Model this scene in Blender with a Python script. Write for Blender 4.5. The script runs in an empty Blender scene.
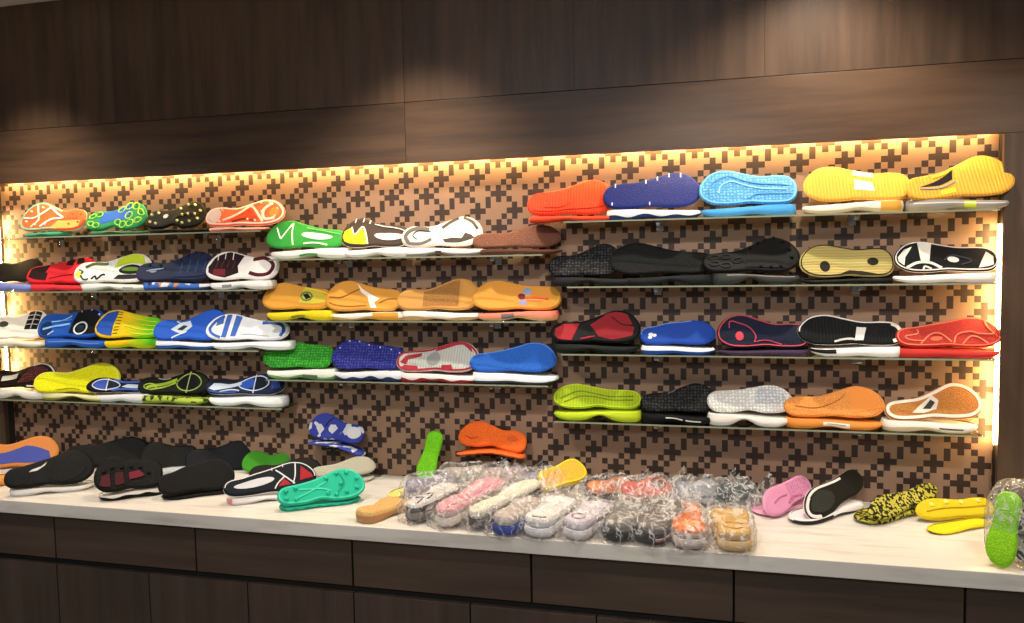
import bpy, bmesh, math, random
from mathutils import Vector, Matrix, noise
from mathutils.geometry import delaunay_2d_cdt
random.seed(7)
S = bpy.context.scene
C = S.collection
PI = math.pi
R = math.radians

# ------------------------------------------------------------------ camera
CAM = Vector((0, -2.7, 1.55)); FPX = 800.0
YAW, PITCH, ROLL = R(14.703), R(3.896), R(-1.0635)
fw = Vector((-math.sin(YAW)*math.cos(PITCH), math.cos(YAW)*math.cos(PITCH), -math.sin(PITCH)))
r0 = Vector((math.cos(YAW), math.sin(YAW), 0)); u0 = r0.cross(fw)
rt = math.cos(ROLL)*r0 + math.sin(ROLL)*u0
up = -math.sin(ROLL)*r0 + math.cos(ROLL)*u0
cd = bpy.data.cameras.new('camera'); cam = bpy.data.objects.new('camera', cd); C.objects.link(cam)
m = Matrix((rt, up, -fw)).transposed().to_4x4(); m.translation = CAM
cam.matrix_world = m
cd.sensor_width = 36; cd.sensor_fit = 'HORIZONTAL'; cd.lens = FPX/1024*36
S.camera = cam

# ------------------------------------------------------------------ world, room light, exposure
S.view_settings.view_transform = 'Standard'; S.view_settings.look = 'None'
S.view_settings.gamma = 1; S.view_settings.use_curve_mapping = False
S.view_settings.exposure = 0.0
try: S.cycles.transparent_max_bounces = 24
except Exception: pass
w = bpy.data.worlds.new('room_world'); S.world = w; w.use_nodes = True
w.node_tree.nodes['Background'].inputs[0].default_value = (1, .93, .86, 1)
w.node_tree.nodes['Background'].inputs[1].default_value = 0.09

def area(name, loc, rot, sx, sy, e, col):
    l = bpy.data.lights.new(name, 'AREA'); l.shape = 'RECTANGLE'; l.size = sx; l.size_y = sy; l.energy = e; l.color = col
    o = bpy.data.objects.new(name, l); o.location = loc; o.rotation_euler = rot; C.objects.link(o); return o
# the room's ceiling panels behind the viewer
area('room_light', (-.6, -3.3, 2.55), (R(26), 0, 0), 3.0, .9, 70, (.97, .97, 1))

def spot(x, y, z, e, ang, blend, tilt=0):
    l = bpy.data.lights.new('downlight', 'SPOT'); l.energy = e; l.spot_size = R(ang); l.spot_blend = blend
    l.color = (1, .84, .66); l.shadow_soft_size = .03
    o = bpy.data.objects.new('downlight_lamp', l); o.location = (x, y, z); o.rotation_euler = (R(tilt), 0, 0); C.objects.link(o)
# ceiling downlights along the display (their fixtures are built with the ceiling)
SPOTS = [(-2.62, -.40, 76, 90, .75), (-1.0, -.40, 80, 94, .75), (.30, -.40, 74, 124, .8), (1.5, -.40, 46, 96, .7)]
ZC = 2.584
# added frontal fill, out of view: a second row of spots tilted towards the shelves
for x_ in (-2.3, -1.2, -.1, 1.0):
    l = bpy.data.lights.new('fill_spot', 'SPOT'); l.energy = 78; l.spot_size = R(56); l.spot_blend = .9; l.color = (1, .93, .84); l.shadow_soft_size = .05
    o = bpy.data.objects.new('fill_spot_lamp', l); o.location = (x_, -1.55, 2.5); o.rotation_euler = (R(48), 0, 0); C.objects.link(o)
for x, y, e, a, b in SPOTS: spot(x, y, ZC-.03, e, a, b)

# ------------------------------------------------------------------ helpers
def ray(px, py): return fw + rt*((px-512)/FPX) - up*((py-311.5)/FPX)
def at(px, py, Y):            # point where the sight line meets the plane y = Y
    d = ray(px, py); return CAM + d*((Y-CAM.y)/d.y)
def atz(px, py, Z):           # the same for a level plane
    d = ray(px, py); return CAM + d*((Z-CAM.z)/d.z)

def lin(h):
    h = h.lstrip('#'); v = [int(h[i:i+2], 16)/255 for i in (0, 2, 4)]
    return tuple([(c/12.92 if c <= .04045 else ((c+.055)/1.055)**2.4) for c in v])+(1,)

MATS = {}
def mat(hexc, tex='plain', rough=.6):
    k = (hexc, tex, rough)
    if k in MATS: return MATS[k]
    M = bpy.data.materials.new('rubber_'+tex); M.use_nodes = True; MATS[k] = M
    nt = M.node_tree; b = nt.nodes['Principled BSDF']; N = nt.nodes.new; Lk = nt.links.new
    b.inputs['Base Color'].default_value = lin(hexc); b.inputs['Roughness'].default_value = rough
    b.inputs['Specular IOR Level'].default_value = .14
    tc = N('ShaderNodeTexCoord'); P = tc.outputs['Object']
    bump = N('ShaderNodeBump'); bump.inputs['Distance'].default_value = .002; bump.inputs['Strength'].default_value = .5
    Lk(bump.outputs[0], b.inputs['Normal'])
    def vary(fac, lo, hi):     # pigment variation: from lo times the colour to hi times it
        mx = N('ShaderNodeMix'); mx.data_type = 'RGBA'; c = lin(hexc)
        mx.inputs[6].default_value = tuple(min(1, q*lo[0]+lo[1]) for q in c[:3])+(1,)
        mx.inputs[7].default_value = tuple(min(1, q*hi[0]+hi[1]) for q in c[:3])+(1,)
        Lk(fac, mx.inputs[0]); Lk(mx.outputs[2], b.inputs['Base Color'])
    def ramp(src, a, c):
        r = N('ShaderNodeMapRange'); r.inputs[1].default_value = a; r.inputs[2].default_value = c; Lk(src, r.inputs[0]); return r.outputs[0]
    if tex == 'dots':
        v = N('ShaderNodeTexVoronoi'); v.inputs['Scale'].default_value = 95; v.inputs['Randomness'].default_value = .35; fl = N('ShaderNodeVectorMath'); fl.operation = 'MULTIPLY'; fl.inputs[1].default_value = (1, 0, 1); Lk(P, fl.inputs[0]); Lk(fl.outputs[0], v.inputs['Vector'])
        d = ramp(v.outputs['Distance'], .45, .2); Lk(d, bump.inputs['Height']); vary(d, (.72, 0), (1.25, .04))
    elif tex == 'fine':
        v = N('ShaderNodeTexVoronoi'); v.inputs['Scale'].default_value = 260; Lk(P, v.inputs['Vector'])
        d = ramp(v.outputs['Distance'], .6, .2); Lk(d, bump.inputs['Height']); vary(d, (.8, 0), (1.15, 0))
    elif tex in ('ribs', 'hlines'):
        wv = N('ShaderNodeTexWave'); wv.bands_direction = 'X' if tex == 'ribs' else 'Z'
        wv.inputs['Scale'].default_value = 32; wv.inputs['Distortion'].default_value = 1.6 if tex == 'ribs' else .8; wv.inputs['Detail Scale'].default_value = 3
        Lk(P, wv.inputs['Vector']); Lk(wv.outputs['Fac'], bump.inputs['Height']); vary(wv.outputs['Fac'], (.82, 0), (1.08, 0))
    elif tex == 'camo':
        n = N('ShaderNodeTexVoronoi'); n.inputs['Scale'].default_value = 52; Lk(P, n.inputs['Vector'])
        s = N('ShaderNodeSeparateColor'); Lk(n.outputs['Color'], s.inputs[0]); r = N('ShaderNodeMath'); r.operation = 'GREATER_THAN'; r.inputs[1].default_value = .55
        Lk(s.outputs[0], r.inputs[0]); vary(r.outputs[0], (1, 0), (.08, .005))
    elif tex == 'camo2':
        n = N('ShaderNodeTexVoronoi'); n.inputs['Scale'].default_value = 38; Lk(P, n.inputs['Vector'])
        s = N('ShaderNodeSeparateColor'); Lk(n.outputs['Color'], s.inputs[0]); r = N('ShaderNodeMath'); r.operation = 'GREATER_THAN'; r.inputs[1].default_value = .6
        Lk(s.outputs[0], r.inputs[0]); vary(r.outputs[0], (1, 0), (.2, .62))
    elif tex == 'leopard':
        n = N('ShaderNodeTexNoise'); n.inputs['Scale'].default_value = 105; n.inputs['Detail'].default_value = 1; Lk(P, n.inputs['Vector'])
        r = N('ShaderNodeMath'); r.operation = 'GREATER_THAN'; r.inputs[1].default_value = .5; Lk(n.outputs[0], r.inputs[0])
        vary(r.outputs[0], (1, 0), (.02, .006)); Lk(n.outputs[0], bump.inputs['Height'])
    elif tex == 'multi':
        n = N('ShaderNodeTexVoronoi'); n.inputs['Scale'].default_value = 42; Lk(P, n.inputs['Vector'])
        s = N('ShaderNodeSeparateColor'); Lk(n.outputs['Color'], s.inputs[0]); cr = N('ShaderNodeValToRGB'); cr.color_ramp.interpolation = 'CONSTANT'
        e = cr.color_ramp.elements; e[0].color = lin('#3f6fc4'); e[1].position = .35; e[1].color = lin('#dfe2e6')
        x = e.new(.6); x.color = lin('#d08a55'); x = e.new(.72); x.color = lin('#2b3a66'); x = e.new(.85); x.color = lin('#6a8f9a')
        Lk(s.outputs[0], cr.inputs[0]); Lk(cr.outputs[0], b.inputs['Base Color'])
    elif tex == 'fade':        # yellow dye running into lime along the length
        n = N('ShaderNodeTexNoise'); n.inputs['Scale'].default_value = 30; mp = N('ShaderNodeMapping'); mp.inputs['Scale'].default_value = (.7, 1, 3); Lk(P, mp.inputs[0]); Lk(mp.outputs[0], n.inputs['Vector'])
        mx = N('ShaderNodeMix'); mx.data_type = 'RGBA'; mx.inputs[6].default_value = lin('#f2c414'); mx.inputs[7].default_value = lin('#63c81e')
        sx = N('ShaderNodeSeparateXYZ'); Lk(P, sx.inputs[0]); a = N('ShaderNodeMath'); a.operation = 'MULTIPLY_ADD'; a.inputs[1].default_value = 9; a.inputs[2].default_value = -.35; Lk(sx.outputs[0], a.inputs[0])
        a2 = N('ShaderNodeMath'); a2.inputs[0].default_value = 0; Lk(a.outputs[0], a2.inputs[0]); Lk(n.outputs[0], a2.inputs[1]); a2.use_clamp = True
        Lk(a2.outputs[0], mx.inputs[0]); Lk(mx.outputs[2], b.inputs['Base Color']); Lk(n.outputs[0], bump.inputs['Height'])
    elif tex == 'clear':       # milky translucent rubber
        b.inputs['Transmission Weight'].default_value = .35; b.inputs['Roughness'].default_value = .35; b.inputs['IOR'].default_value = 1.2
        v = N('ShaderNodeTexVoronoi'); v.inputs['Scale'].default_value = 110; Lk(P, v.inputs['Vector']); Lk(v.outputs[0], bump.inputs['Height'])
    else:
        n = N('ShaderNodeTexNoise'); n.inputs['Scale'].default_value = 160; Lk(P, n.inputs['Vector']); Lk(n.outputs[0], bump.inputs['Height'])
        bump.inputs['Strength'].default_value = .15
    return M

LAST = [None]
def mesh(name, vs, fs, m, parent=None, smooth=True):
    bm = bmesh.new(); V = [bm.verts.new(v) for v in vs]
    for f in fs:
        try: bm.faces.new([V[i] for i in f])
        except ValueError: pass
    bmesh.ops.recalc_face_normals(bm, faces=bm.faces)
    return obj(name, bm, m, parent, smooth)
def obj(name, bm, m, parent=None, smooth=False):
    for f in bm.faces: f.smooth = smooth
    me = bpy.data.meshes.new(name); bm.to_mesh(me); bm.free()
    for q in (m if isinstance(m, list) else [m]): me.materials.append(q)
    o = bpy.data.objects.new(name, me); C.objects.link(o); LAST[0] = o
    if parent: o.parent = parent
    return o
def box(bm, x0, x1, y0, y1, z0, z1, bev=0, mi=0):
    t = bmesh.new(); bmesh.ops.create_cube(t, size=1)
    for v in t.verts: v.co = ((x0+x1)/2+v.co.x*(x1-x0), (y0+y1)/2+v.co.y*(y1-y0), (z0+z1)/2+v.co.z*(z1-z0))
    if bev: bmesh.ops.bevel(t, geom=t.edges[:], offset=bev, segments=2, affect='EDGES', profile=.5)
    me = bpy.data.meshes.new('t'); t.to_mesh(me); t.free(); n0 = len(bm.faces); bm.from_mesh(me); bpy.data.meshes.remove(me)
    bm.faces.ensure_lookup_table()
    for f in bm.faces[n0:]: f.material_index = mi
    return bm
def thing(name, label, cat, loc=(0, 0, 0), group=None):
    o = bpy.data.objects.new(name, None); o.empty_display_size = .03; C.objects.link(o); o.location = loc
    o['label'] = label; o['category'] = cat
    if group: o['group'] = group
    return o
def tag(o, label, cat, group=None):
    o['label'] = label; o['category'] = cat
    if group: o['group'] = group
    return o
def structure(o): o['kind'] = 'structure'; return o

# ------------------------------------------------------------------ setting
def wood(name, vertical, base, dark, scale=1.0, rough=.42):
    M = bpy.data.materials.new(name); M.use_nodes = True; nt = M.node_tree; b = nt.nodes['Principled BSDF']; N = nt.nodes.new; Lk = nt.links.new
    tc = N('ShaderNodeTexCoord'); mp = N('ShaderNodeMapping')
    mp.inputs['Scale'].default_value = (14*scale, 14, 1.1) if vertical else (1.1, 14, 14*scale)
    oi = N('ShaderNodeObjectInfo'); ad = N('ShaderNodeVectorMath'); ml = N('ShaderNodeMath'); ml.operation = 'MULTIPLY'; ml.inputs[1].default_value = 31
    Lk(oi.outputs['Random'], ml.inputs[0]); Lk(tc.outputs['Object'], ad.inputs[0]); Lk(ml.outputs[0], ad.inputs[1])
    Lk(ad.outputs[0], mp.inputs[0])
    n = N('ShaderNodeTexNoise'); n.inputs['Scale'].default_value = 1.6; n.inputs['Detail'].default_value = 7; n.inputs['Roughness'].default_value = .62; Lk(mp.outputs[0], n.inputs['Vector'])
    n2 = N('ShaderNodeTexNoise'); n2.inputs['Scale'].default_value = 1.3; n2.inputs['Detail'].default_value = 2; Lk(ad.outputs[0], n2.inputs['Vector'])
    a = N('ShaderNodeMath'); a.operation = 'MULTIPLY_ADD'; a.inputs[1].default_value = .35; Lk(n2.outputs[0], a.inputs[0]); Lk(n.outputs[0], a.inputs[2])
    r = N('ShaderNodeMapRange'); r.inputs[1].default_value = .42; r.inputs[2].default_value = .92; Lk(a.outputs[0], r.inputs[0])
    mx = N('ShaderNodeMix'); mx.data_type = 'RGBA'; mx.inputs[6].default_value = lin(dark); mx.inputs[7].default_value = lin(base)
    Lk(r.outputs[0], mx.inputs[0]); Lk(mx.outputs[2], b.inputs['Base Color'])
    b.inputs['Roughness'].default_value = rough; b.inputs['Specular IOR Level'].default_value = .35
    bp = N('ShaderNodeBump'); bp.inputs['Strength'].default_value = .12; bp.inputs['Distance'].default_value = .002; Lk(n.outputs[0], bp.inputs['Height']); Lk(bp.outputs[0], b.inputs['Normal'])
    return M
W_V = wood('walnut_vertical', True, '#5b4636', '#372a1f'); W_H = wood('walnut_horizontal', False, '#5d4735', '#3a2b20')
D_V = wood('cabinet_vertical', True, '#54463c', '#382e28'); D_H = wood('cabinet_horizontal', False, '#54453a', '#3a3028')
def flat_mat(name, hexc, rough=.6, metal=0):
    M = bpy.data.materials.new(name); M.use_nodes = True; b = M.node_tree.nodes['Principled BSDF']
    nt = M.node_tree; n = nt.nodes.new('ShaderNodeTexNoise'); n.inputs['Scale'].default_value = 40; bp = nt.nodes.new('ShaderNodeBump'); bp.inputs['Strength'].default_value = .05
    nt.links.new(n.outputs[0], bp.inputs['Height']); nt.links.new(bp.outputs[0], b.inputs['Normal'])
    b.inputs['Base Color'].default_value = lin(hexc); b.inputs['Roughness'].default_value = rough; b.inputs['Metallic'].default_value = metal
    return M
DARK = flat_mat('dark_core', '#17120e', .8); PAINT = flat_mat('ceiling_paint', '#d9d2c8', .8); CHROME = flat_mat('chrome', '#c9c6c0', .2, 1)
FLOORM = flat_mat('floor_tile', '#8d857c', .35); WHITEP = flat_mat('white_plastic', '#e8e4dc', .4)
def emit(name, col, s):
    M = bpy.data.materials.new(name); M.use_nodes = True; b = M.node_tree.nodes['Principled BSDF']
    b.inputs['Base Color'].default_value = (.9, .85, .75, 1); b.inputs['Emission Color'].default_value = col; b.inputs['Emission Strength'].default_value = s; return M

ZT = .752                                    # counter top
NX0 = at(1, 195, 0).x; NX1 = .800; NZ = 1.885   # niche opening
XL, XR = -3.45, 1.75
# patterned niche wall: one quad per printed square
TILE = {(0, 0), (1, 0), (6, 0), (0, 1), (0, 5), (4, 3), (3, 3), (5, 3), (4, 2), (4, 4), (6, 2), (6, 4), (2, 2), (2, 4), (2, 5), (5, 1)}
def paper(name, a):
    M = bpy.data.materials.new(name); M.use_nodes = True; nt = M.node_tree; b = nt.nodes['Principled BSDF']
    tc = nt.nodes.new('ShaderNodeTexCoord'); n = nt.nodes.new('ShaderNodeTexNoise'); n.inputs['Scale'].default_value = 9; n.inputs['Detail'].default_value = 6
    nt.links.new(tc.outputs['Object'], n.inputs['Vector']); mx = nt.nodes.new('ShaderNodeMix'); mx.data_type = 'RGBA'
    c = lin(a); mx.inputs[6].default_value = tuple(q*.86 for q in c[:3])+(1,); mx.inputs[7].default_value = tuple(q*1.12 for q in c[:3])+(1,)
    nt.links.new(n.outputs[0], mx.inputs[0]); nt.links.new(mx.outputs[2], b.inputs['Base Color']); b.inputs['Roughness'].default_value = .6
    return M
CW, CH, PX, PZ = .019, .0197, .7708, .8843
bm = bmesh.new()
def cuts(a, b, o, c):
    k = math.ceil((a-o)/c-.5); r = [a]
    while o+(k+.5)*c < b-1e-4:
        if o+(k+.5)*c > a+1e-4: r.append(o+(k+.5)*c)
        k += 1
    return r+[b]
xs = cuts(NX0-.03, NX1+.03, PX, CW); zs = cuts(ZT-.04, NZ+.05, PZ, CH)
G = [[bm.verts.new((x, 0, z)) for x in xs] for z in zs]
for j in range(len(zs)-1):
    for i in range(len(xs)-1):
        ci = round(((xs[i]+xs[i+1])/2-PX)/CW); cj = round((PZ-(zs[j]+zs[j+1])/2)/CH)
        if i == 0: ci = round((xs[1]-CW/2-PX)/CW)
        f = bm.faces.new((G[j][i], G[j][i+1], G[j+1][i+1], G[j+1][i])); f.material_index = 1 if (ci % 7, cj % 6) in TILE else 0
structure(obj('wall_niche', bm, [paper('paper_tan', '#8d705a'), paper('paper_brown', '#2c1a11')]))

# walnut clad wall around the niche, its boards as parts
wb = thing('wall_back', 'x', 'x'); del wb['label']; del wb['category']; structure(wb)
bm = bmesh.new()
box(bm, XL, NX0-.001, -.0299, .06, 0, ZC); box(bm, NX1+.001, XR, -.0299, .06, 0, ZC); box(bm, NX0, NX1, -.0299, .06, NZ+.03, ZC); box(bm, NX0, NX1, -.0299, -.027, NZ+.001, NZ+.0302)
obj('wall_core', bm, DARK, wb)
def board(x0, x1, z0, z1, m, nm='wall_board'):
    b = bmesh.new(); box(b, -(x1-x0)/2, (x1-x0)/2, 0, .02, -(z1-z0)/2, (z1-z0)/2, .0005)
    o = obj(nm, b, m, wb); o.location = ((x0+x1)/2, -.05, (z0+z1)/2)
ZS = 2.095
xf = -1.0695; vx = [XL] + [xf-1.2+i*.6 for i in range(-1, 5)] + [XR]
vx = sorted(set(round(v, 4) for v in vx if XL <= v <= XR))
for a, b in zip(vx, vx[1:]): board(a+(.0006 if abs(a-xf) < .001 else .00015), b-(.0006 if abs(b-xf) < .001 else .00015), ZS+.001, ZC-.002, W_V)
hx = [XL, xf, XR]
for a, b in zip(hx, hx[1:]): board(a+.0006, b-.0006, NZ, ZS-.001, W_H)
board(NX1, XR, .002, NZ-.001, W_V); board(XL, NX0, .002, NZ-.001, W_V)
# ceiling and floor
bm = bmesh.new(); box(bm, XL, XR, -5, .06, ZC, ZC+.06); structure(obj('ceiling', bm, PAINT))
bm = bmesh.new(); box(bm, XL, XR, -5, .06, -.05, 0); structure(obj('floor', bm, FLOORM))
LAMP = emit('lamp_lens', (1, .84, .66, 1), 6)
for i, (x, y) in enumerate([(-2.3, -1.55), (-1.2, -1.55), (-.1, -1.55), (1.0, -1.55)]):  # unseen housings made for the added fill spots
    t = thing('fill_spot', 'added fill spot tilted at the shelves, %s from the left' % ['first', 'second', 'third', 'last'][i], 'ceiling light', (x, y, ZC), 'added fill spots')
    bm = bmesh.new(); bmesh.ops.create_cone(bm, segments=20, radius1=.03, radius2=.03, depth=.06, cap_ends=False, matrix=Matrix.Translation((0, -.02, -.06)) @ Matrix.Rotation(R(48), 4, 'X')); obj('fill_head', bm, WHITEP, t)
    bm = bmesh.new(); box(bm, -.03, .03, -.03, .03, -.012, -.001, .002); obj('fill_plate', bm, WHITEP, t)
for i, (x, y, e, a, b) in enumerate(SPOTS):
    t = thing('downlight', 'round recessed downlight in the ceiling, %s of four above the display' % ['first from the left', 'second from the left', 'third from the left', 'last on the right'][i], 'ceiling light', (x, y, ZC), 'ceiling downlights')
    bm = bmesh.new(); bmesh.ops.create_circle(bm, radius=.05, segments=28); bmesh.ops.create_circle(bm, radius=.038, segments=28)
    bmesh.ops.bridge_loops(bm, edges=bm.edges[:]); 
    for v in bm.verts: v.co.z = -.004
    obj('trim_ring', bm, WHITEP, t)
    bm = bmesh.new(); bmesh.ops.create_circle(bm, radius=.037, segments=28, cap_ends=True)
    for v in bm.verts: v.co.z = -.003
    obj('lens', bm, LAMP, t)

# led tapes hidden behind the edge of the boards
def led(name, label, x0, x1, y0, y1, z0, z1, s):
    b = bmesh.new(); box(b, x0, x1, y0, y1, z0, z1, .0008)
    tag(obj(name, b, emit('led', (1, .62, .22, 1), s)), label, 'led strip', 'led strips around the niche')
led('led_strip', 'warm glowing led strip along the top edge of the niche', NX0+.02, NX1-.03, -.024, -.016, NZ+.018, NZ+.026, 180)
led('led_strip', 'warm glowing led strip down the right edge of the niche', NX1-.006, NX1-.001, -.036, -.024, .96, 1.62, 120)
led('led_strip', 'warm glowing led strip down the left edge of the niche', NX0+.001, NX0+.006, -.030, -.022, 1.08, 1.76, 200)

# counter
def stone():
    M = bpy.data.materials.new('white_stone'); M.use_nodes = True; nt = M.node_tree; b = nt.nodes['Principled BSDF']
    tc = nt.nodes.new('ShaderNodeTexCoord'); mp = nt.nodes.new('ShaderNodeMapping'); mp.inputs['Scale'].default_value = (1.6, 10, 10); nt.links.new(tc.outputs['Object'], mp.inputs[0])
    n = nt.nodes.new('ShaderNodeTexNoise'); n.inputs['Scale'].default_value = 3; n.inputs['Detail'].default_value = 9; nt.links.new(mp.outputs[0], n.inputs['Vector'])
    cr = nt.nodes.new('ShaderNodeValToRGB'); e = cr.color_ramp.elements; e[0].position = .28; e[0].color = lin('#cbc4b8'); e[1].position = .5; e[1].color = lin('#e2ddd4')
    nt.links.new(n.outputs[0], cr.inputs[0]); nt.links.new(cr.outputs[0], b.inputs['Base Color']); b.inputs['Roughness'].default_value = .28
    return M
CF = -.5418
bm = bmesh.new(); box(bm, XL, XR, CF, -.0505, ZT-.0445, ZT, .002)
box(bm, NX0+.001, NX1-.001, -.0505, -.001, ZT-.0445, ZT)
tag(obj('countertop', bm, stone()), 'long white stone countertop carrying loose shoe soles', 'countertop')
ux = [-3.315, -2.205, -1.0954, .0319, 1.16]
for i in range(4):
    t = thing('cabinet', ['dark brown base cabinet at the far left edge of the counter', 'dark brown base cabinet under the left end of the counter', 'dark brown base cabinet under the middle of the counter', 'dark brown base cabinet under the right end of the counter'][i], 'cabinet', ((ux[i]+ux[i+1])/2, CF+.04, 0), 'base cabinets under the counter')
    h = (ux[i+1]-ux[i])/2
    bm = bmesh.new(); box(bm, -h+.001, h-.001, .012, .44, .08, ZT-.0455); box(bm, -h+.02, h-.02, .06, .44, .001, .08); obj('body', bm, DARK, t)
    for k in range(2):
        a = -h+h*k; bm = bmesh.new(); box(bm, -h/2+.003, h/2-.003, -.008, .012, -.078, .078, .0015); o = obj('drawer', bm, D_H, t); o.location = (a+h/2, 0, .6285)
    for k in range(3):
        wd = 2*h/3; bm = bmesh.new(); box(bm, -wd/2+.002, wd/2-.002, -.008, .012, -.215, .215, .0015); o = obj('door', bm, D_V, t); o.location = (-h+wd*(k+.5), 0, .312)

# ------------------------------------------------------------------ glass shelves
def glass():
    M = bpy.data.materials.new('shelf_glass'); M.use_nodes = True; nt = M.node_tree; nt.nodes.remove(nt.nodes['Principled BSDF']); out = nt.nodes['Material Output']
    tr = nt.nodes.new('ShaderNodeBsdfTransparent'); tr.inputs[0].default_value = (.86, .93, .88, 1); gl = nt.nodes.new('ShaderNodeBsdfGlossy'); gl.inputs['Roughness'].default_value = .04
    fr = nt.nodes.new('ShaderNodeFresnel'); fr.inputs[0].default_value = 1.45; mx = nt.nodes.new('ShaderNodeMixShader')
    nt.links.new(fr.outputs[0], mx.inputs[0]); nt.links.new(tr.outputs[0], mx.inputs[1]); nt.links.new(gl.outputs[0], mx.inputs[2]); nt.links.new(mx.outputs[0], out.inputs[0]); return M
GLASS = glass(); EDGE = mat('#868d78', 'plain', .25)
SH = {}
def shelf(key, where, xa, xb, pts, clips):
    zz = [at(px, py, -.118).z for px, py in pts]; z = sum(zz)/len(zz)
    a = xa if xa < -1.9 else at(xa, pts[0][1], -.13).x; b = at(xb, pts[-1][1], -.13).x
    SH[key] = (z+.004, where)
    t = thing('glass_shelf', 'clear glass wall shelf carrying shoe soles, '+where, 'shelf', (a, 0, z), 'glass shelves in the niche')
    L = b-a; bm = bmesh.new(); box(bm, 0, L, -.118, -.001, -.0015, .004, .001); obj('glass_pane', bm, GLASS, t)
    bm = bmesh.new(); box(bm, .001, L-.001, -.1195, -.1181, -.0012, .0037); obj('polished_edge', bm, EDGE, t)
    for c in clips:
        x = at(c, pts[0][1]+6, -.09).x-a
        bm = bmesh.new(); box(bm, x-.009, x+.009, -.085, -.001, -.008, -.0016, .001); box(bm, x-.007, x+.007, -.09, -.073, -.017, -.0016, .002); box(bm, x-.012, x+.012, -.006, -.001, -.03, -.0016, .001); obj('bracket', bm, CHROME, t)
shelf('A', 'top one on the left', NX0+.006, 259, [(1, 237.4), (263, 232.9)], (45, 205))
shelf('B', 'second from the top on the left', NX0+.006, 257, [(1, 292.3), (272, 291.2)], (78, 208))
shelf('C', 'third from the top on the left', NX0+.006, 257, [(1, 349), (269, 350.9)], (78, 208))
shelf('D', 'lowest one on the left', NX0+.006, 280, [(1, 402), (277, 407.5)], (78, 208))
shelf('E', 'top one in the middle', 267, 542, [(270, 259), (542, 257)], (339, 492))
shelf('F', 'middle one in the middle', 266, 545, [(270, 321), (551, 323.5)], (341, 491))
shelf('G', 'lowest one in the middle', 264, 548, [(267, 379.7), (545, 387.5)], (341, 491))
shelf('H', 'top one on the right', 562, 1002, [(560, 221.5), (770, 217), (1001, 211)], (658, 856))
shelf('I', 'second from the top on the right', 566, 1000, [(560, 287.3), (870, 286), (1000, 284)], (656, 860))
shelf('J', 'third from the top on the right', 560, 1000, [(560, 354.7), (770, 358), (1000, 360.7)], (656, 860))
shelf('K', 'lowest one on the right', 553, 984, [(560, 423), (795, 430.4), (981, 436.4)], (656, 860))

# ------------------------------------------------------------------ shoe soles
def interp(kn, u):
    for i in range(len(kn)-1):
        if u <= kn[i+1][0] or i == len(kn)-2:
            (a, p), (b, q) = kn[i], kn[i+1]
            m0 = (q-kn[i-1][1])/(b-kn[i-1][0]) if i > 0 else (q-p)/(b-a)
            m1 = (kn[i+2][1]-p)/(kn[i+2][0]-a) if i+2 < len(kn) else (q-p)/(b-a)
            t = min(1, max(0, (u-a)/(b-a))); h = b-a
            return (2*t**3-3*t*t+1)*p+(t**3-2*t*t+t)*h*m0+(-2*t**3+3*t*t)*q+(t**3-t*t)*h*m1
SUB = {'diamond': ('badge_ring', 'shank'), 'dark_diamond': ('white_window',), 'ring_core': ('white_ring',), 'toe_insert': ('toe_slot',), 'heart_half': ('heart',), 'grid_bar': ('grid_patch',), 'toe_print': ('forefoot_pad',), 'flex_line': ('forefoot_pad',), 'heel_edge': ('heel_loop',)}
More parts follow.
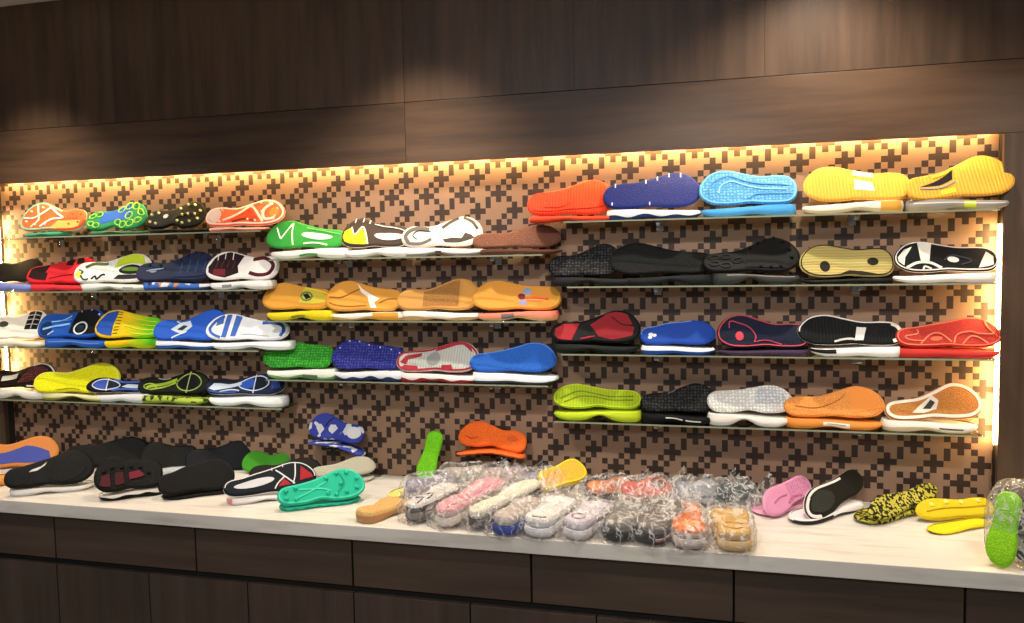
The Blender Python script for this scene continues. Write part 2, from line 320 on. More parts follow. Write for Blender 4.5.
class Sole:
    """local frame: x length, s across, n outwards through the tread. pose 'lean' stands on s = 0, pose 'flat' lies tread down."""
    def __init__(q, name, label, group, L, H, t, toe, pose, face, mid, tex='plain', wk=.76, hk=.80, arch=.18, fb=.3, wave=(0, 0), bulge=.003, mtex='plain', low=.05, flare=.0, cup=False, sag=0):
        q.sag = sag
        q.L, q.H, q.t, q.toe, q.pose, q.arch, q.fb, q.wave, q.bulge, q.wk, q.hk, q.low, q.flare = L, H, t, toe, pose, arch, fb, wave, bulge, wk, hk, low, flare
        q.root = thing(name, label, 'shoe sole', (0, 0, 0), group); q.root.rotation_mode = 'YXZ'
        M = 40; us = [.5-.5*math.cos(PI*k/M) for k in range(M+1)]
        q.loop = [(u, q.lo(u)) for u in us] + [(u, q.hi(u)) for u in reversed(us[1:-1])]
        q.M = M; n = len(q.loop); P = [((u-.5)*L, s) for u, s in q.loop]
        q.nor = []
        for i in range(n):
            a = P[i-1]; b = P[(i+1) % n]; dx, dy = b[0]-a[0], b[1]-a[1]; l = math.hypot(dx, dy) or 1; q.nor.append((dy/l, -dx/l))
        q.P = P
        # tread face with its rolled rim
        vs, fs = [], []
        rings = [(-.0045, None, .0), (-.0018, None, .0007), (0, None, .0025)]
        base = []
        for d, f, dn in rings:
            base.append(len(vs))
            for i in range(n):
                u = q.loop[i][0]; x = P[i][0]+q.nor[i][0]*d; s = P[i][1]+q.nor[i][1]*d; vs.append(q.tr(x, s, q.top(u)-dn))
        base.append(len(vs))
        for i in range(n): vs.append(q.side(i, q.bound(q.loop[i][0])))
        for a, b in zip(base, base[1:]):
            for i in range(n): j = (i+1) % n; fs.append((a+i, a+j, b+j, b+i))
        inner = [(P[i][0]-q.nor[i][0]*.0045, P[i][1]-q.nor[i][1]*.0045) for i in range(n)]
        v2, f2 = q.fill(inner, .012); k = len(vs)
        vs += [q.tr(x, s, q.top(x/L+.5)) for x, s in v2]; fs += [tuple(k+i for i in f) for f in f2]
        q.outsole = mesh('outsole', vs, fs, mat(face, tex), q.root); q.weld(q.outsole)
        vs, fs = [], []
        F = [0, .25, .5, .75, .93, 1]
        for f in F:
            for i in range(n):
                b = q.bound(q.loop[i][0]); vs.append(q.side(i, b+(1-b)*f))
        for a in range(len(F)-1):
            for i in range(n): j = (i+1) % n; fs.append((a*n+i, a*n+j, (a+1)*n+j, (a+1)*n+i))
        ins = [(P[i][0]-q.nor[i][0]*.005, P[i][1]-q.nor[i][1]*.005) for i in range(n)]
        k = len(vs)
        for i in range(n): vs.append(q.tr(ins[i][0], ins[i][1], q.bot(q.loop[i][0])))
        for i in range(n): j = (i+1) % n; fs.append(((len(F)-1)*n+i, (len(F)-1)*n+j, k+j, k+i))
        v2, f2 = q.fill(ins, .02); k = len(vs)
        vs += [q.tr(x, s, q.bot(x/L+.5)+(.0025 if cup else 0)) for x, s in v2]; fs += [tuple(k+i for i in f) for f in f2]
        q.midsole = mesh('midsole', vs, fs, mat(mid, mtex), q.root); q.weld(q.midsole)
    def weld(q, o):
        b = bmesh.new(); b.from_mesh(o.data); bmesh.ops.remove_doubles(b, verts=b.verts, dist=.0002); bmesh.ops.recalc_face_normals(b, faces=b.faces); b.to_mesh(o.data); b.free()
    def uu(q, u): return u if q.toe == 'L' else 1-u
    def end(q, u):
        u = q.uu(u); e = 1
        for d, r in ((u, .2), (1-u, .13)):
            if d < r: e *= max(0, 1-(1-d/r)**2.3)**(1/2.3)
        return e
    def rawhi(q, u): return q.H*interp([(0, .80), (.13, .94), (.28, 1), (.46, (1+q.wk)/2-.0), (.64, q.wk), (.82, q.hk), (1, q.hk*.94)], q.uu(u))
    def rawlo(q, u): return q.H*interp([(0, .05), (.2, 0), (.35, .0), (.52, q.low), (.68, .01), (.82, 0), (1, .04)], q.uu(u))
    def hi(q, u): h, l = q.rawhi(u), q.rawlo(u); m = l+(h-l)*.5; return m+(h-m)*q.end(u)
    def lo(q, u): h, l = q.rawhi(u), q.rawlo(u); m = l+(h-l)*.5; return m-(m-l)*q.end(u)
    def top(q, u):            # tread surface: lifted under the arch and at the toe
        a = q.uu(u); g = math.exp(-((a-.55)/.13)**2)*q.arch+max(0, (.2-a)/.2)**2*.28; return q.t*(1-g)
    def bot(q, u): a = q.uu(u); return q.t*.28*(1-min(1, max(0, (a-.1)/.6))**1.3)*.9
    def bound(q, u): return q.fb+q.wave[0]*math.sin(u*2*PI*q.wave[1])
    def sx(q, i, f): return q.bulge*math.sin(PI*min(1, f*1.05))+q.flare*f
    def side(q, i, f, e=0):
        u = q.loop[i][0]; a, b = q.top(u)-.0025, q.bot(u)+.001; d = q.sx(i, f)+e
        return q.tr(q.P[i][0]+q.nor[i][0]*d, q.P[i][1]+q.nor[i][1]*d, a+(b-a)*f)
    def tr(q, x, s, n):
        g = -q.sag*(2*x/q.L)**2 if q.sag else 0
        return (x, -n, s+g) if q.pose == 'lean' else (x, s, q.t-n+g)
    def fill(q, loop, sp):
        n = len(loop); x0 = min(p[0] for p in loop); x1 = max(p[0] for p in loop); y0 = min(p[1] for p in loop); y1 = max(p[1] for p in loop)
        pts = [Vector(p) for p in loop]; j = 0; y = y0+sp/2
        while y < y1:
            x = x0+sp/2+(j % 2)*sp/2
            while x < x1:
                c = False
                for i in range(n):
                    a, b = loop[i], loop[i-1]
                    if (a[1] > y) != (b[1] > y) and x < (b[0]-a[0])*(y-a[1])/(b[1]-a[1])+a[0]: c = not c
                if c and min((p[0]-x)**2+(p[1]-y)**2 for p in loop) > (sp*.35)**2: pts.append(Vector((x, y)))
                x += sp
            y += sp*.87; j += 1
        r = delaunay_2d_cdt(pts, [(i, (i+1) % n) for i in range(n)], [list(range(n))], 1, 1e-6)
        return [tuple(v) for v in r[0]], r[2]
    def xs(q, u, v): l, h = q.lo(u), q.hi(u); return ((u-.5)*q.L, l+(h-l)*v)
    # ---- tread parts, all placed by (u along, v across) of the face
    def poly(q, name, c, pts, h=.0012, tex='plain'):
        P = []
        for (a, b) in zip(pts, pts[1:]+pts[:1]):
            k = max(1, int(max(abs(b[0]-a[0])/.04, abs(b[1]-a[1])/.12)))
            for i in range(k): t = i/k; P.append(q.xs(a[0]+(b[0]-a[0])*t, a[1]+(b[1]-a[1])*t))
        v2, f2 = q.fill(P, .012); n = len(v2)
        vs = [q.tr(x, s, q.top(x/q.L+.5)+h) for x, s in v2]; fs = list(f2); k = len(vs)
        for x, s in P: vs.append(q.tr(x, s, q.top(x/q.L+.5)+h))
        m_ = len(P)
        for x, s in P: vs.append(q.tr(x, s, q.top(x/q.L+.5)-.001))
        for i in range(m_): j = (i+1) % m_; fs.append((k+i, k+j, k+m_+j, k+m_+i))
        mesh(name, vs, fs, mat(c, tex), q.root, False)
    def ell(q, name, c, uc, vc, ru, rv, h=.0012, tex='plain', rot=0):
        q.poly(name, c, [(uc+ru*math.cos(a), vc+rv*math.sin(a)) for a in [2*PI*i/22 for i in range(22)]], h, tex)
    def strip(q, name, c, A, B, h, closed):
        vs, fs = [], []; n = len(A)
        for a, b in zip(A, B):
            na, nb = q.top(a[0]/q.L+.5), q.top(b[0]/q.L+.5)
            vs += [q.tr(a[0], a[1], na-.002), q.tr(a[0], a[1], na+h), q.tr(b[0], b[1], nb+h), q.tr(b[0], b[1], nb-.002)]
        for i in range(n if closed else n-1):
            j = (i+1) % n
            for k in range(3): fs.append((4*i+k, 4*i+k+1, 4*j+k+1, 4*j+k))
        if not closed: fs += [(0, 1, 2, 3), (4*n-4, 4*n-3, 4*n-2, 4*n-1)]
        mesh(name, vs, fs, mat(c), q.root, False)
    def line(q, name, c, pts, wd=.004, h=.0030, closed=False):
        if len(pts) == 2: pts = [pts[0], ((pts[0][0]+pts[1][0])/2, (pts[0][1]+pts[1][1])/2), pts[1]]
        P = []; n = len(pts)
        for i in range(n if closed else n-1):
            p1, p2 = pts[i], pts[(i+1) % n]; p0 = pts[i-1] if (i or closed) else p1; p3 = pts[(i+2) % n] if (closed or i+2 < n) else p2
            for k in range(6):
                t = k/6; P.append(tuple(.5*(2*p1[e]+(p2[e]-p0[e])*t+(2*p0[e]-5*p1[e]+4*p2[e]-p3[e])*t*t+(3*p1[e]-p0[e]-3*p2[e]+p3[e])*t**3) for e in (0, 1)))
        if not closed: P.append(pts[-1])
        P = [q.xs(min(.985, max(.015, u)), min(1, max(0, v))) for u, v in P]; A, B = [], []; n = len(P)
        for i in range(n):
            a = P[i-1] if (i or closed) else P[i]; b = P[(i+1) % n] if (closed or i+1 < n) else P[i]
            dx, dy = b[0]-a[0], b[1]-a[1]; l = math.hypot(dx, dy) or 1; dx, dy = -dy/l*wd/2, dx/l*wd/2
            A.append((P[i][0]+dx, P[i][1]+dy)); B.append((P[i][0]-dx, P[i][1]-dy))
        q.strip(name, c, A, B, h, closed)
    def ring(q, name, c, uc, vc, ru, rv, wd=.004): q.line(name, c, [(uc+ru*math.cos(2*PI*i/12), vc+rv*math.sin(2*PI*i/12)) for i in range(12)], wd, .0032, True)
    def rim(q, name, c, a=0, b=1, side='all', d0=-.0015, d1=-.007, h=.0008):
        n = len(q.loop); idx = range(n) if side == 'all' and a == 0 and b == 1 else None; closed = idx is not None
        if idx is None:
            if side == 'bot': idx = [i for i in range(0, q.M+1) if a <= q.loop[i][0] <= b]
            elif side == 'top': idx = [i for i in list(range(q.M, n))+[0] if a <= q.loop[i][0] <= b]
            else:          # round one end
                if a == 0: idx = [i for i in list(range(n//2, n))+list(range(0, n//2)) if q.loop[i][0] <= b]
                else: idx = [i for i in range(n) if q.loop[i][0] >= a]
        idx = list(idx)
        f = lambda d: [(q.P[i][0]+q.nor[i][0]*d, q.P[i][1]+q.nor[i][1]*d) for i in idx]
        q.strip(name, c, f(d0), f(d1), h, closed)
    def studs(q, c, pts, r=.005, h=.006, name='stud', seg=10):
        for u, v in pts:
            x, s = q.xs(u, v); b = q.top(u); vs, fs = [], []
            for rr, hh in ((r, -.001), (r*.92, h*.5), (r*.72, h*.92), (r*.5, h)):
                for k in range(seg): a = 2*PI*k/seg; vs.append(q.tr(x+rr*math.cos(a), s+rr*math.sin(a), b+hh))
            for l in range(3):
                for k in range(seg): j = (k+1) % seg; fs.append((l*seg+k, l*seg+j, (l+1)*seg+j, (l+1)*seg+k))
            fs.append(tuple(range(3*seg, 4*seg))); mesh(name, vs, fs, mat(c), q.root)
    def sidepatch(q, name, c, a, b, f0, f1, e=.0006, tex='plain'):     # on the long wall that faces out of the shelf
        idx = [i for i in range(0, q.M+1) if a <= q.loop[i][0] <= b]; K = 4; vs, fs = [], []
        for n_, i in enumerate(idx):
            t = n_/max(1, len(idx)-1)
            g0 = f0 if not isinstance(f0, tuple) else f0[0]+(f0[1]-f0[0])*t; g1 = f1 if not isinstance(f1, tuple) else f1[0]+(f1[1]-f1[0])*t
            for k in range(K+1): vs.append(q.side(i, g0+(g1-g0)*k/K, e))
        for n_ in range(len(idx)-1):
            for k in range(K): a_ = n_*(K+1)+k; b_ = a_+K+1; fs.append((a_, a_+1, b_+1, b_))
        if fs: mesh(name, vs, fs, mat(c, tex), q.root)
    def do(q, patches):
        last = {}
        for p in patches:
            getattr(q, p[0])(*p[1:]); o = LAST[0] if p[0] != 'studs' else None
            par = next((last[k] for k in SUB.get(p[1], ()) if k in last), None)
            if o and par: o.parent = par
            if o: last[p[1]] = o
        return q
    def put(q, loc, tilt=0, roll=0, rz=0): q.root.location = loc; q.root.rotation_euler = (-R(tilt), R(roll), R(rz)); return q

TH = 30
SHORT = dict(A='top left', B='second left', C='third left', D='bottom left', E='top middle', F='second middle', G='bottom middle', H='top right', I='second right', J='third right', K='bottom right')
PEND = []
def pair(*a, **k): PEND.append((a, k))
def flush():
    for n_, (a, k) in enumerate(PEND):
        if k.get('flat') and n_+1 < len(PEND) and PEND[n_+1][0][0] == a[0] and PEND[n_+1][1].get('flat'):
            nx = PEND[n_+1][1]['flat'].get('x', (PEND[n_+1][0][1]+2, 0))[0]; f = k['flat']; x0, x1 = f.get('x', (a[1]+2, a[2]-2)); f['x'] = (x0, min(x1, nx-3))
        build_pair(*a, **k)
def build_pair(sh, x0, x1, ytop, toe, face, mid, desc, flat=None, tex='plain', patches=(), roll=0, rz=None, dy=0, **kw):
    """one display of a shelf: a sole lying flat and its mate leaning over it against the wall, each turned a little so that it laps its left neighbour"""
    z, where = SH[sh]; short = SHORT[sh]; grp = 'shoe soles on the glass shelf '+where
    xa, xb = at(x0, ytop+20, YM-.018).x, at(x1, ytop+20, YM+.010).x; L = xb-xa; xc = (xa+xb)/2
    fd = dict(flat); a, b = fd.pop('x', (x0+2, x1-2)); a, b = at(a, ytop+35, -.1).x, at(b, ytop+35, -.1).x; tf = fd.pop('t', .025)*1.48
    fp = fd.pop('patches', ()); lab = fd.pop('desc'); ft = fd.pop('toe', toe); c = fd.pop('mid'); o = fd.pop('out', c)
    nick = desc if len((lab+desc).split()) < 9 else desc.split(' with ')[0]
    s = Sole('shoe_sole', lab+' shoe sole lying flat below the '+nick+' one', grp, b-a, .096, tf, ft, 'flat', o, c, low=.02, wk=.86, hk=.9, cup=True, **fd).do(fp)
    s.put(((a+b)/2, -.106, z+.0003))
    t = kw.pop('t', .015)
    zt = at((x0+x1)/2 + (-.22 if toe == 'L' else .22)*(x1-x0), ytop, -.03).z
    zb = z+tf; H = (zt-zb-t*math.sin(R(TH)))/math.cos(R(TH))
    s = Sole('shoe_sole', desc+' shoe sole leaning on the '+short+' shelf', grp, L, H, t, toe, 'lean', face, mid, tex, **kw).do(patches)
    rz = RZ[sh] if rz is None else rz
    s.put((xc, -.008-H*math.sin(R(TH))-L/2*math.sin(R(rz))+dy, zb+.0015), TH, roll, rz); return s
YM = -.062; RZ = dict(A=3, B=6, C=6, D=6, E=4.5, F=5, G=4.5, H=4, I=4.5, J=3, K=4.5)

def studgrid(fore, toe, du=.0):     # studs of a football sole: heel block and forefoot block
    P = [(.09, .28), (.09, .72), (.2, .2), (.2, .8), (.56, .2), (.56, .82), (.66, .15), (.68, .88), (.78, .2), (.8, .86), (.9, .3), (.91, .7), (.72, .5)]
    return P if toe == 'R' else [(1-u, v) for u, v in P]
#@@SOLES
WHT, BLK, NAV, GUM = '#e9e6e0', '#0e0e11', '#1f2f5c', '#d9952f'
# ---- top left shelf: football soles
pair('A', 20, 87, 203, 'L', '#ef5a28', '#bfe0cf', 'orange red studded football', dict(desc='teal green', mid='#3f8f6a', out='#2f7a58', x=(22, 60), t=.012, arch=.3), wk=.68, hk=.72, t=.018, patches=[
    ('rim', 'teal_rim', '#56a892', 0, .62, 'all', -.001, -.008), ('line', 'rib', '#dfe6dc', [(.05, .5), (.2, .42), (.32, .6), (.42, .9)], .006), ('line', 'rib', '#8fbfae', [(.22, .1), (.3, .35), (.26, .6), (.2, .9)], .006),
    ('line', 'rib', '#dfe6dc', [(.36, .12), (.5, .45), (.66, .62), (.52, .8), (.42, .92)], .006), ('poly', 'heel_plate', '#f29a4c', [(.52, .05), (.95, .05), (.95, .4), (.6, .45)]), ('poly', 'heel_plate', '#f0502a', [(.72, .55), (.9, .5), (.9, .9), (.72, .9)]),
    ('studs', '#f2efe6', [(.12, .3), (.14, .7), (.27, .2), (.3, .8), (.42, .2)], .0045, .006), ('studs', '#d94a24', [(.8, .25), (.93, .3), (.93, .75), (.8, .75)], .0045, .006)])
pair('A', 86, 146, 203, 'R', '#1e7a4a', '#2d7d50', 'green studded football with a blue middle', dict(desc='dark green', mid='#3b6b45', t=.010, arch=.5), wk=.70, hk=.70, t=.018, low=.14, patches=[
    ('poly', 'shank', '#1f57b0', [(.24, .3), (.42, .32), (.58, .3), (.74, .45), (.72, .95), (.5, .9), (.34, .95), (.24, .85)])]
    + [('ring', 'stud_ring', '#8cc43c', u, v, .055, .13, .0035) for u, v in studgrid(0, 'R')] + [('studs', '#2f9a58', studgrid(0, 'R'), .0042, .007)])
pair('A', 145, 205, 202, 'R', '#0d0f0a', '#12140d', 'black studded football with pale yellow studs', dict(desc='black', mid='#0f110d', t=.010, arch=.5), wk=.70, hk=.70, t=.018, low=.14, patches=[
    ('line', 'rib', '#181b13', [(.5, .3), (.62, .5), (.9, .5)], .005), ('ell', 'badge', '#c3c4c6', .33, .62, .04, .12)] + [('studs', '#dfe3a0', studgrid(0, 'R')+[(.62, .5), (.84, .5)], .0052, .007)])
pair('A', 205, 284, 200, 'R', '#f4693f', '#f3d9cf', 'orange and white marbled football', dict(desc='pale pink', mid='#f2c3b2', out='#f07a55', t=.010, arch=.4, x=(207, 264)), wk=.70, hk=.74, t=.018, patches=[
    ('rim', 'pale_rim', '#f4e3d6'), ('ell', 'heel_plate', '#dfc9c6', .11, .5, .085, .42), ('poly', 'triangle', '#f2431f', [(.3, .22), (.7, .2), (.58, .62), (.5, .78)]),
    ('line', 'rib', '#f8e2d4', [(.24, .25), (.42, .6), (.56, .92)], .008), ('line', 'rib', '#f8e2d4', [(.56, .9), (.66, .5), (.76, .1)], .008), ('line', 'rib', '#f8e2d4', [(.9, .22), (.78, .2), (.74, .55), (.84, .86)], .010),
    ('ell', 'toe_plate', '#f08a3c', .88, .5, .06, .22), ('line', 'arch_slot', '#7a3a12', [(.36, .16), (.5, .24), (.64, .16)], .006), ('studs', '#ead6cf', studgrid(0, 'R'), .0042, .006)])
# ---- second left shelf
pair('B', -9, 41, 259, 'R', '#1c1714', '#3b322c', 'plain black half hidden', dict(desc='lavender blue', mid='#8088c8', x=(-9, 33), t=.024), wk=.8, hk=.85)
pair('B', 29, 98, 258, 'R', '#c3202a', '#c62530', 'red with black heel grips', dict(desc='bright red', mid='#d8333c', x=(28, 92), t=.018, wave=(.12, 3)), wk=.78, hk=.7, patches=[
    ('poly', 'heel_grip', '#1f0e10', [(.03, .25), (.3, .1), (.3, .5), (.26, .55), (.3, .95), (.05, .9)]), ('poly', 'toe_grip', '#190c0e', [(.52, .8), (.62, .72), (.64, .98), (.53, .98)]), ('poly', 'toe_grip', '#190c0e', [(.68, .72), (.78, .78), (.76, .98), (.67, .98)]), ('line', 'groove', '#8e1620', [(.34, .2), (.6, .3), (.9, .3)], .003)])
pair('B', 77, 152, 254, 'R', '#e8e8e4', '#e6e6e2', 'white and lime running', dict(desc='cream white', mid='#e4e4de', out='#cfcfc9', t=.019, arch=.35, x=(77, 150), patches=[('sidepatch', 'side_mark', '#a9aeb2', .62, .8, .2, .6)]), wk=.72, hk=.72, tex='fine', patches=[
    ('poly', 'toe_pad', '#b9cc2e', [(.52, .55), (.6, .62), (.86, .66), (.95, .6), (.86, .97), (.64, .97), (.54, .9)], .002), ('ell', 'toe_slot', '#151913', .75, .42, .16, .17, .0022), ('ell', 'toe_insert', '#5f7a2c', .75, .42, .12, .08, .0034),
    ('poly', 'toe_pad', '#171b1c', [(.55, .06), (.94, .08), (.92, .22), (.6, .24)]), ('line', 'heel_grip', '#4d5a2e', [(.14, .72), (.26, .9), (.42, .84)], .011), ('poly', 'heel_grip', '#dbe04a', [(.02, .2), (.08, .12), (.12, .45), (.04, .6)]),
    ('line', 'heel_grip', '#3a4420', [(.1, .3), (.16, .1), (.22, .12)], .006), ('line', 'heel_grip', '#1c2015', [(.26, .12), (.3, .26), (.33, .1), (.38, .3), (.42, .28)], .006), ('line', 'heel_grip', '#3f4a24', [(.06, .62), (.12, .5), (.1, .38)], .005)])
pair('B', 139, 215, 252, 'R', '#1b2340', '#222b4a', 'dark navy studded', dict(desc='blue and white marbled', mid='#4a76c0', mtex='multi', out='#39508a', t=.020, x=(140, 208)), wk=.62, hk=.64, patches=[
    ('ell', 'heel_badge', '#7f8ea6', .22, .52, .05, .10), ('line', 'heel_mark', '#93a0b5', [(.14, .5), (.22, .58), (.36, .66)], .004), ('poly', 'toe_pad', '#202a4c', [(.52, .1), (.96, .12), (.95, .6), (.52, .55)], .003)]
    + [('line', 'lug', '#2d4463', [(u, .25), (u+.01, .68)], .006, .003) for u in (.58, .68, .78, .88)] + [('studs', '#191f38', [(.55, .85), (.63, .93), (.72, .96), (.81, .93), (.9, .84), (.3, .88), (.16, .85)], .006, .005)])
pair('B', 207, 279, 252, 'L', '#e6e1de', '#e9e5e1', 'white with maroon forefoot', dict(desc='glossy white', mid='#ebe9e6', out='#d8d5d2', t=.022, x=(207, 269), arch=.3, patches=[('sidepatch', 'side_window', '#8b9098', .26, .44, .2, .7)]), wk=.78, hk=.80, patches=[
    ('poly', 'forefoot_pad', '#220f13', [(.05, .15), (.3, .04), (.47, .2), (.44, .5), (.5, .96), (.3, .97), (.1, .85), (.03, .5)], .002), ('poly', 'toe_print', '#6e1c2c', [(.12, .12), (.3, .1), (.28, .34), (.12, .36)], .003),
    ('line', 'heel_grip', '#4a1c22', [(.64, .88), (.8, .9), (.93, .62), (.9, .22), (.76, .14), (.62, .24)], .014, .002)] + [('line', 'flex_line', '#ece4e4', [(u, .70), (u-.01, .97)], .003, .003) for u in (.15, .25, .36)] + [('line', 'groove', '#5a2830', [(u, .4), (u+.02, .68)], .003, .0028) for u in (.14, .22, .3, .38)])
# ---- third left shelf
pair('C', -7, 47, 311, 'R', '#e9e4dc', '#e9e3d8', 'white with black grid patch', dict(desc='cream', mid='#efe6d4', t=.018, x=(-7, 45)), wk=.8, hk=.82, patches=[
    ('poly', 'grid_patch', '#131314', [(.62, .32), (.86, .32), (.86, .98), (.62, .98)]), ('ell', 'heel_mark', '#3a3a3a', .2, .62, .09, .13), ('ell', 'heel_mark', '#3a3a3a', .14, .22, .03, .07)]
    + [('line', 'grid_bar', '#d8d2ca', [(.63, v), (.85, v)], .003, .003) for v in (.5, .68, .84)] + [('line', 'grid_bar', '#d8d2ca', [(.74, .34), (.74, .97)], .003, .003)])
pair('C', 40, 105, 309, 'R', '#1d4fa8', '#2d62b8', 'blue with black ringed forefoot', dict(desc='royal blue', mid='#2b5fc0', t=.023, x=(42, 108), arch=.35, patches=[('sidepatch', 'side_stripe', '#7c97c8', .1, .9, .62, .72)]), wk=.82, hk=.84, patches=[
    ('poly', 'forefoot_pad', '#0d0f13', [(.5, .1), (.97, .1), (.96, .6), (.86, .97), (.56, .97), (.52, .6)], .002), ('ring', 'white_ring', '#d8dde0', .67, .3, .095, .21, .006), ('ell', 'ring_core', '#0f2a3a', .67, .3, .05, .12, .003),
    ('ell', 'heel_pad', '#142b52', .14, .35, .09, .3), ('line', 'flash', '#7fb2ee', [(.1, .3), (.28, .45), (.48, .5)], .008), ('line', 'flash', '#9cc4f2', [(.2, .62), (.36, .7), (.48, .84)], .004), ('line', 'flash', '#5b95e0', [(.3, .7), (.44, .68), (.49, .7)], .004), ('line', 'flash', '#dfe9f5', [(.2, .08), (.27, .24)], .003)]
    + [('studs', '#d5d8da', [(.62, .93), (.76, .94), (.88, .86)], .006, .002, 'white_pad')])
pair('C', 96, 162, 310, 'L', '#8ac420', '#a4cc20', 'yellow and lime streaked with blue toe', dict(desc='lime and yellow', mid='#9ad42a', mtex='fade', out='#c8cf1e', t=.024, x=(101, 152)), tex='fade', wk=.80, hk=.72, patches=[
    ('poly', 'toe_pad', '#2450ac', [(.02, .3), (.06, .1), (.3, .04), (.28, .4), (.31, .96), (.14, .92), (.04, .7)], .002)] + [('line', 'streak', '#4e6a2a', [(.31, v), (.38, v+.02)], .0025) for v in (.12, .24, .36, .48, .6, .72, .84, .92)] + [('line', 'streak', '#e8e02a', [(.45, v), (.7, v-.08), (.94, v-.1)], .003) for v in (.2, .42, .64, .86)])
pair('C', 156, 229, 310, 'R', '#2257c0', '#2b5ec4', 'blue with a white diamond window', dict(desc='white and blue', mid='#dfe5ee', out='#3b62ba', fb=.42, t=.020, x=(153, 216)), wk=.62, hk=.66, patches=[
    ('line', 'white_seam', '#c9d5e6', [(.28, .04), (.36, .2), (.46, .3)], .006), ('poly', 'shank', '#c2cede', [(.24, .5), (.36, .3), (.44, .3), (.52, .52), (.47, .85), (.36, .9)], .0016), ('poly', 'diamond', '#26303a', [(.33, .5), (.4, .42), (.46, .6), (.4, .7)], .003), ('line', 'white_seam', '#c9d5e6', [(.3, .96), (.36, .84)], .004)])
pair('C', 207, 289, 314, 'L', '#dfe2e6', '#eceef0', 'white with blue striped forefoot', dict(desc='glossy white thin', mid='#eceef0', t=.021, x=(208, 289), arch=.3, patches=[('sidepatch', 'side_line', '#c2c6cc', .1, .95, .3, .38)]), wk=.74, hk=.70, patches=[
    ('line', 'toe_arc', '#3c62b4', [(.2, .06), (.08, .2), (.05, .5), (.1, .78), (.2, .92)], .010), ('poly', 'bar', '#3c62b4', [(.21, .05), (.27, .05), (.29, .97), (.23, .97)]), ('poly', 'bar', '#3c62b4', [(.32, .1), (.38, .1), (.42, .97), (.34, .97)]), ('poly', 'toe_fill', '#4367b4', [(.12, .55), (.2, .62), (.2, .9), (.12, .8)]),
    ('line', 'heel_hook', '#3c5fae', [(.68, .86), (.8, .9), (.92, .76), (.95, .4), (.92, .1)], .012), ('line', 'arch_line', '#b9bdc4', [(.45, .16), (.6, .2), (.78, .14)], .003), ('rim', 'white_rim', '#eef0f2')])
# ---- bottom left shelf
pair('D', -9, 55, 363, 'R', '#1d1111', '#e8e0d6', 'dark brown with red dotted tread', dict(desc='white wedge', mid='#eae5db', t=.026, x=(-9, 48), arch=.4), wk=.66, hk=.7, tex='fine', patches=[
    ('poly', 'dotted_pad', '#5a1e22', [(.46, .2), (.9, .3), (.86, .8), (.62, .86), (.5, .6)], .0014, 'dots'), ('poly', 'dotted_pad', '#4a1c20', [(.05, .3), (.18, .25), (.18, .75), (.06, .75)], .0014, 'dots'), ('poly', 'shank', '#dcd6cc', [(.2, .32), (.42, .48), (.42, .78), (.2, .62)]), ('rim', 'white_rim', '#e6ded4', .6, 1, 'end')])
pair('D', 38, 120, 363, 'R', '#f6f41c', '#ecea60', 'bright yellow dimpled', dict(desc='pale yellow', mid='#e9e6b0', out='#a9a850', t=.019, x=(38, 118), arch=.55), wk=.66, hk=.68, tex='fine', patches=[('rim', 'pale_rim', '#ecea5a', 0, 1, 'top'), ('line', 'arch_line', '#a8a614', [(.3, .08), (.45, .1), (.58, .06)], .003)])
pair('D', 91, 148, 376, 'L', '#0f131d', '#dfe3ea', 'navy and blue heart window', dict(desc='pure white', mid='#e9ebef', out='#d3d8df', t=.022, x=(91, 148)), rz=11, dy=-.022, wk=.78, hk=.78, patches=[
    ('ell', 'heart', '#3f59b4', .27, .5, .14, .36, .0012), ('poly', 'heart_half', '#10213a', [(.37, .18), (.48, .3), (.58, .5), (.5, .76), (.37, .84)], .0022), ('ring', 'heart_outline', '#d8deee', .34, .5, .23, .38, .0035), ('line', 'white_bar', '#e8ecf4', [(.36, .04), (.36, .98)], .0035, .003),
    ('poly', 'shank', '#cfd6e6', [(.6, .4), (.7, .32), (.96, .25), (.96, .55), (.7, .66)], .0015), ('line', 'blue_edge', '#4565bd', [(.45, .94), (.65, .82), (.95, .85)], .008), ('line', 'blue_edge', '#4565bd', [(.45, .08), (.7, .2), (.96, .1)], .008)])
pair('D', 138, 208, 372, 'R', '#121410', '#151713', 'black and lime heart window', dict(desc='mottled lime', mid='#a9c04a', mtex='camo', out='#8aa038', t=.020, x=(138, 206)), wk=.68, hk=.74, patches=[
    ('line', 'lime_shank', '#9fb836', [(.14, .28), (.2, .42), (.4, .6), (.55, .72)], .012), ('ring', 'lime_outline', '#9fb84a', .19, .4, .09, .18, .004), ('line', 'lime_shank', '#9fb836', [(.2, .2), (.42, .4), (.54, .55)], .006), ('ell', 'heart', '#080a0d', .72, .5, .12, .32, .0012), ('ring', 'heart_outline', '#a4bb58', .73, .5, .17, .40, .0035), ('line', 'lime_bar', '#c3cf86', [(.72, .02), (.72, .99)], .003, .003), ('line', 'top_edge', '#b9bba8', [(.28, .96), (.45, .9)], .003)])
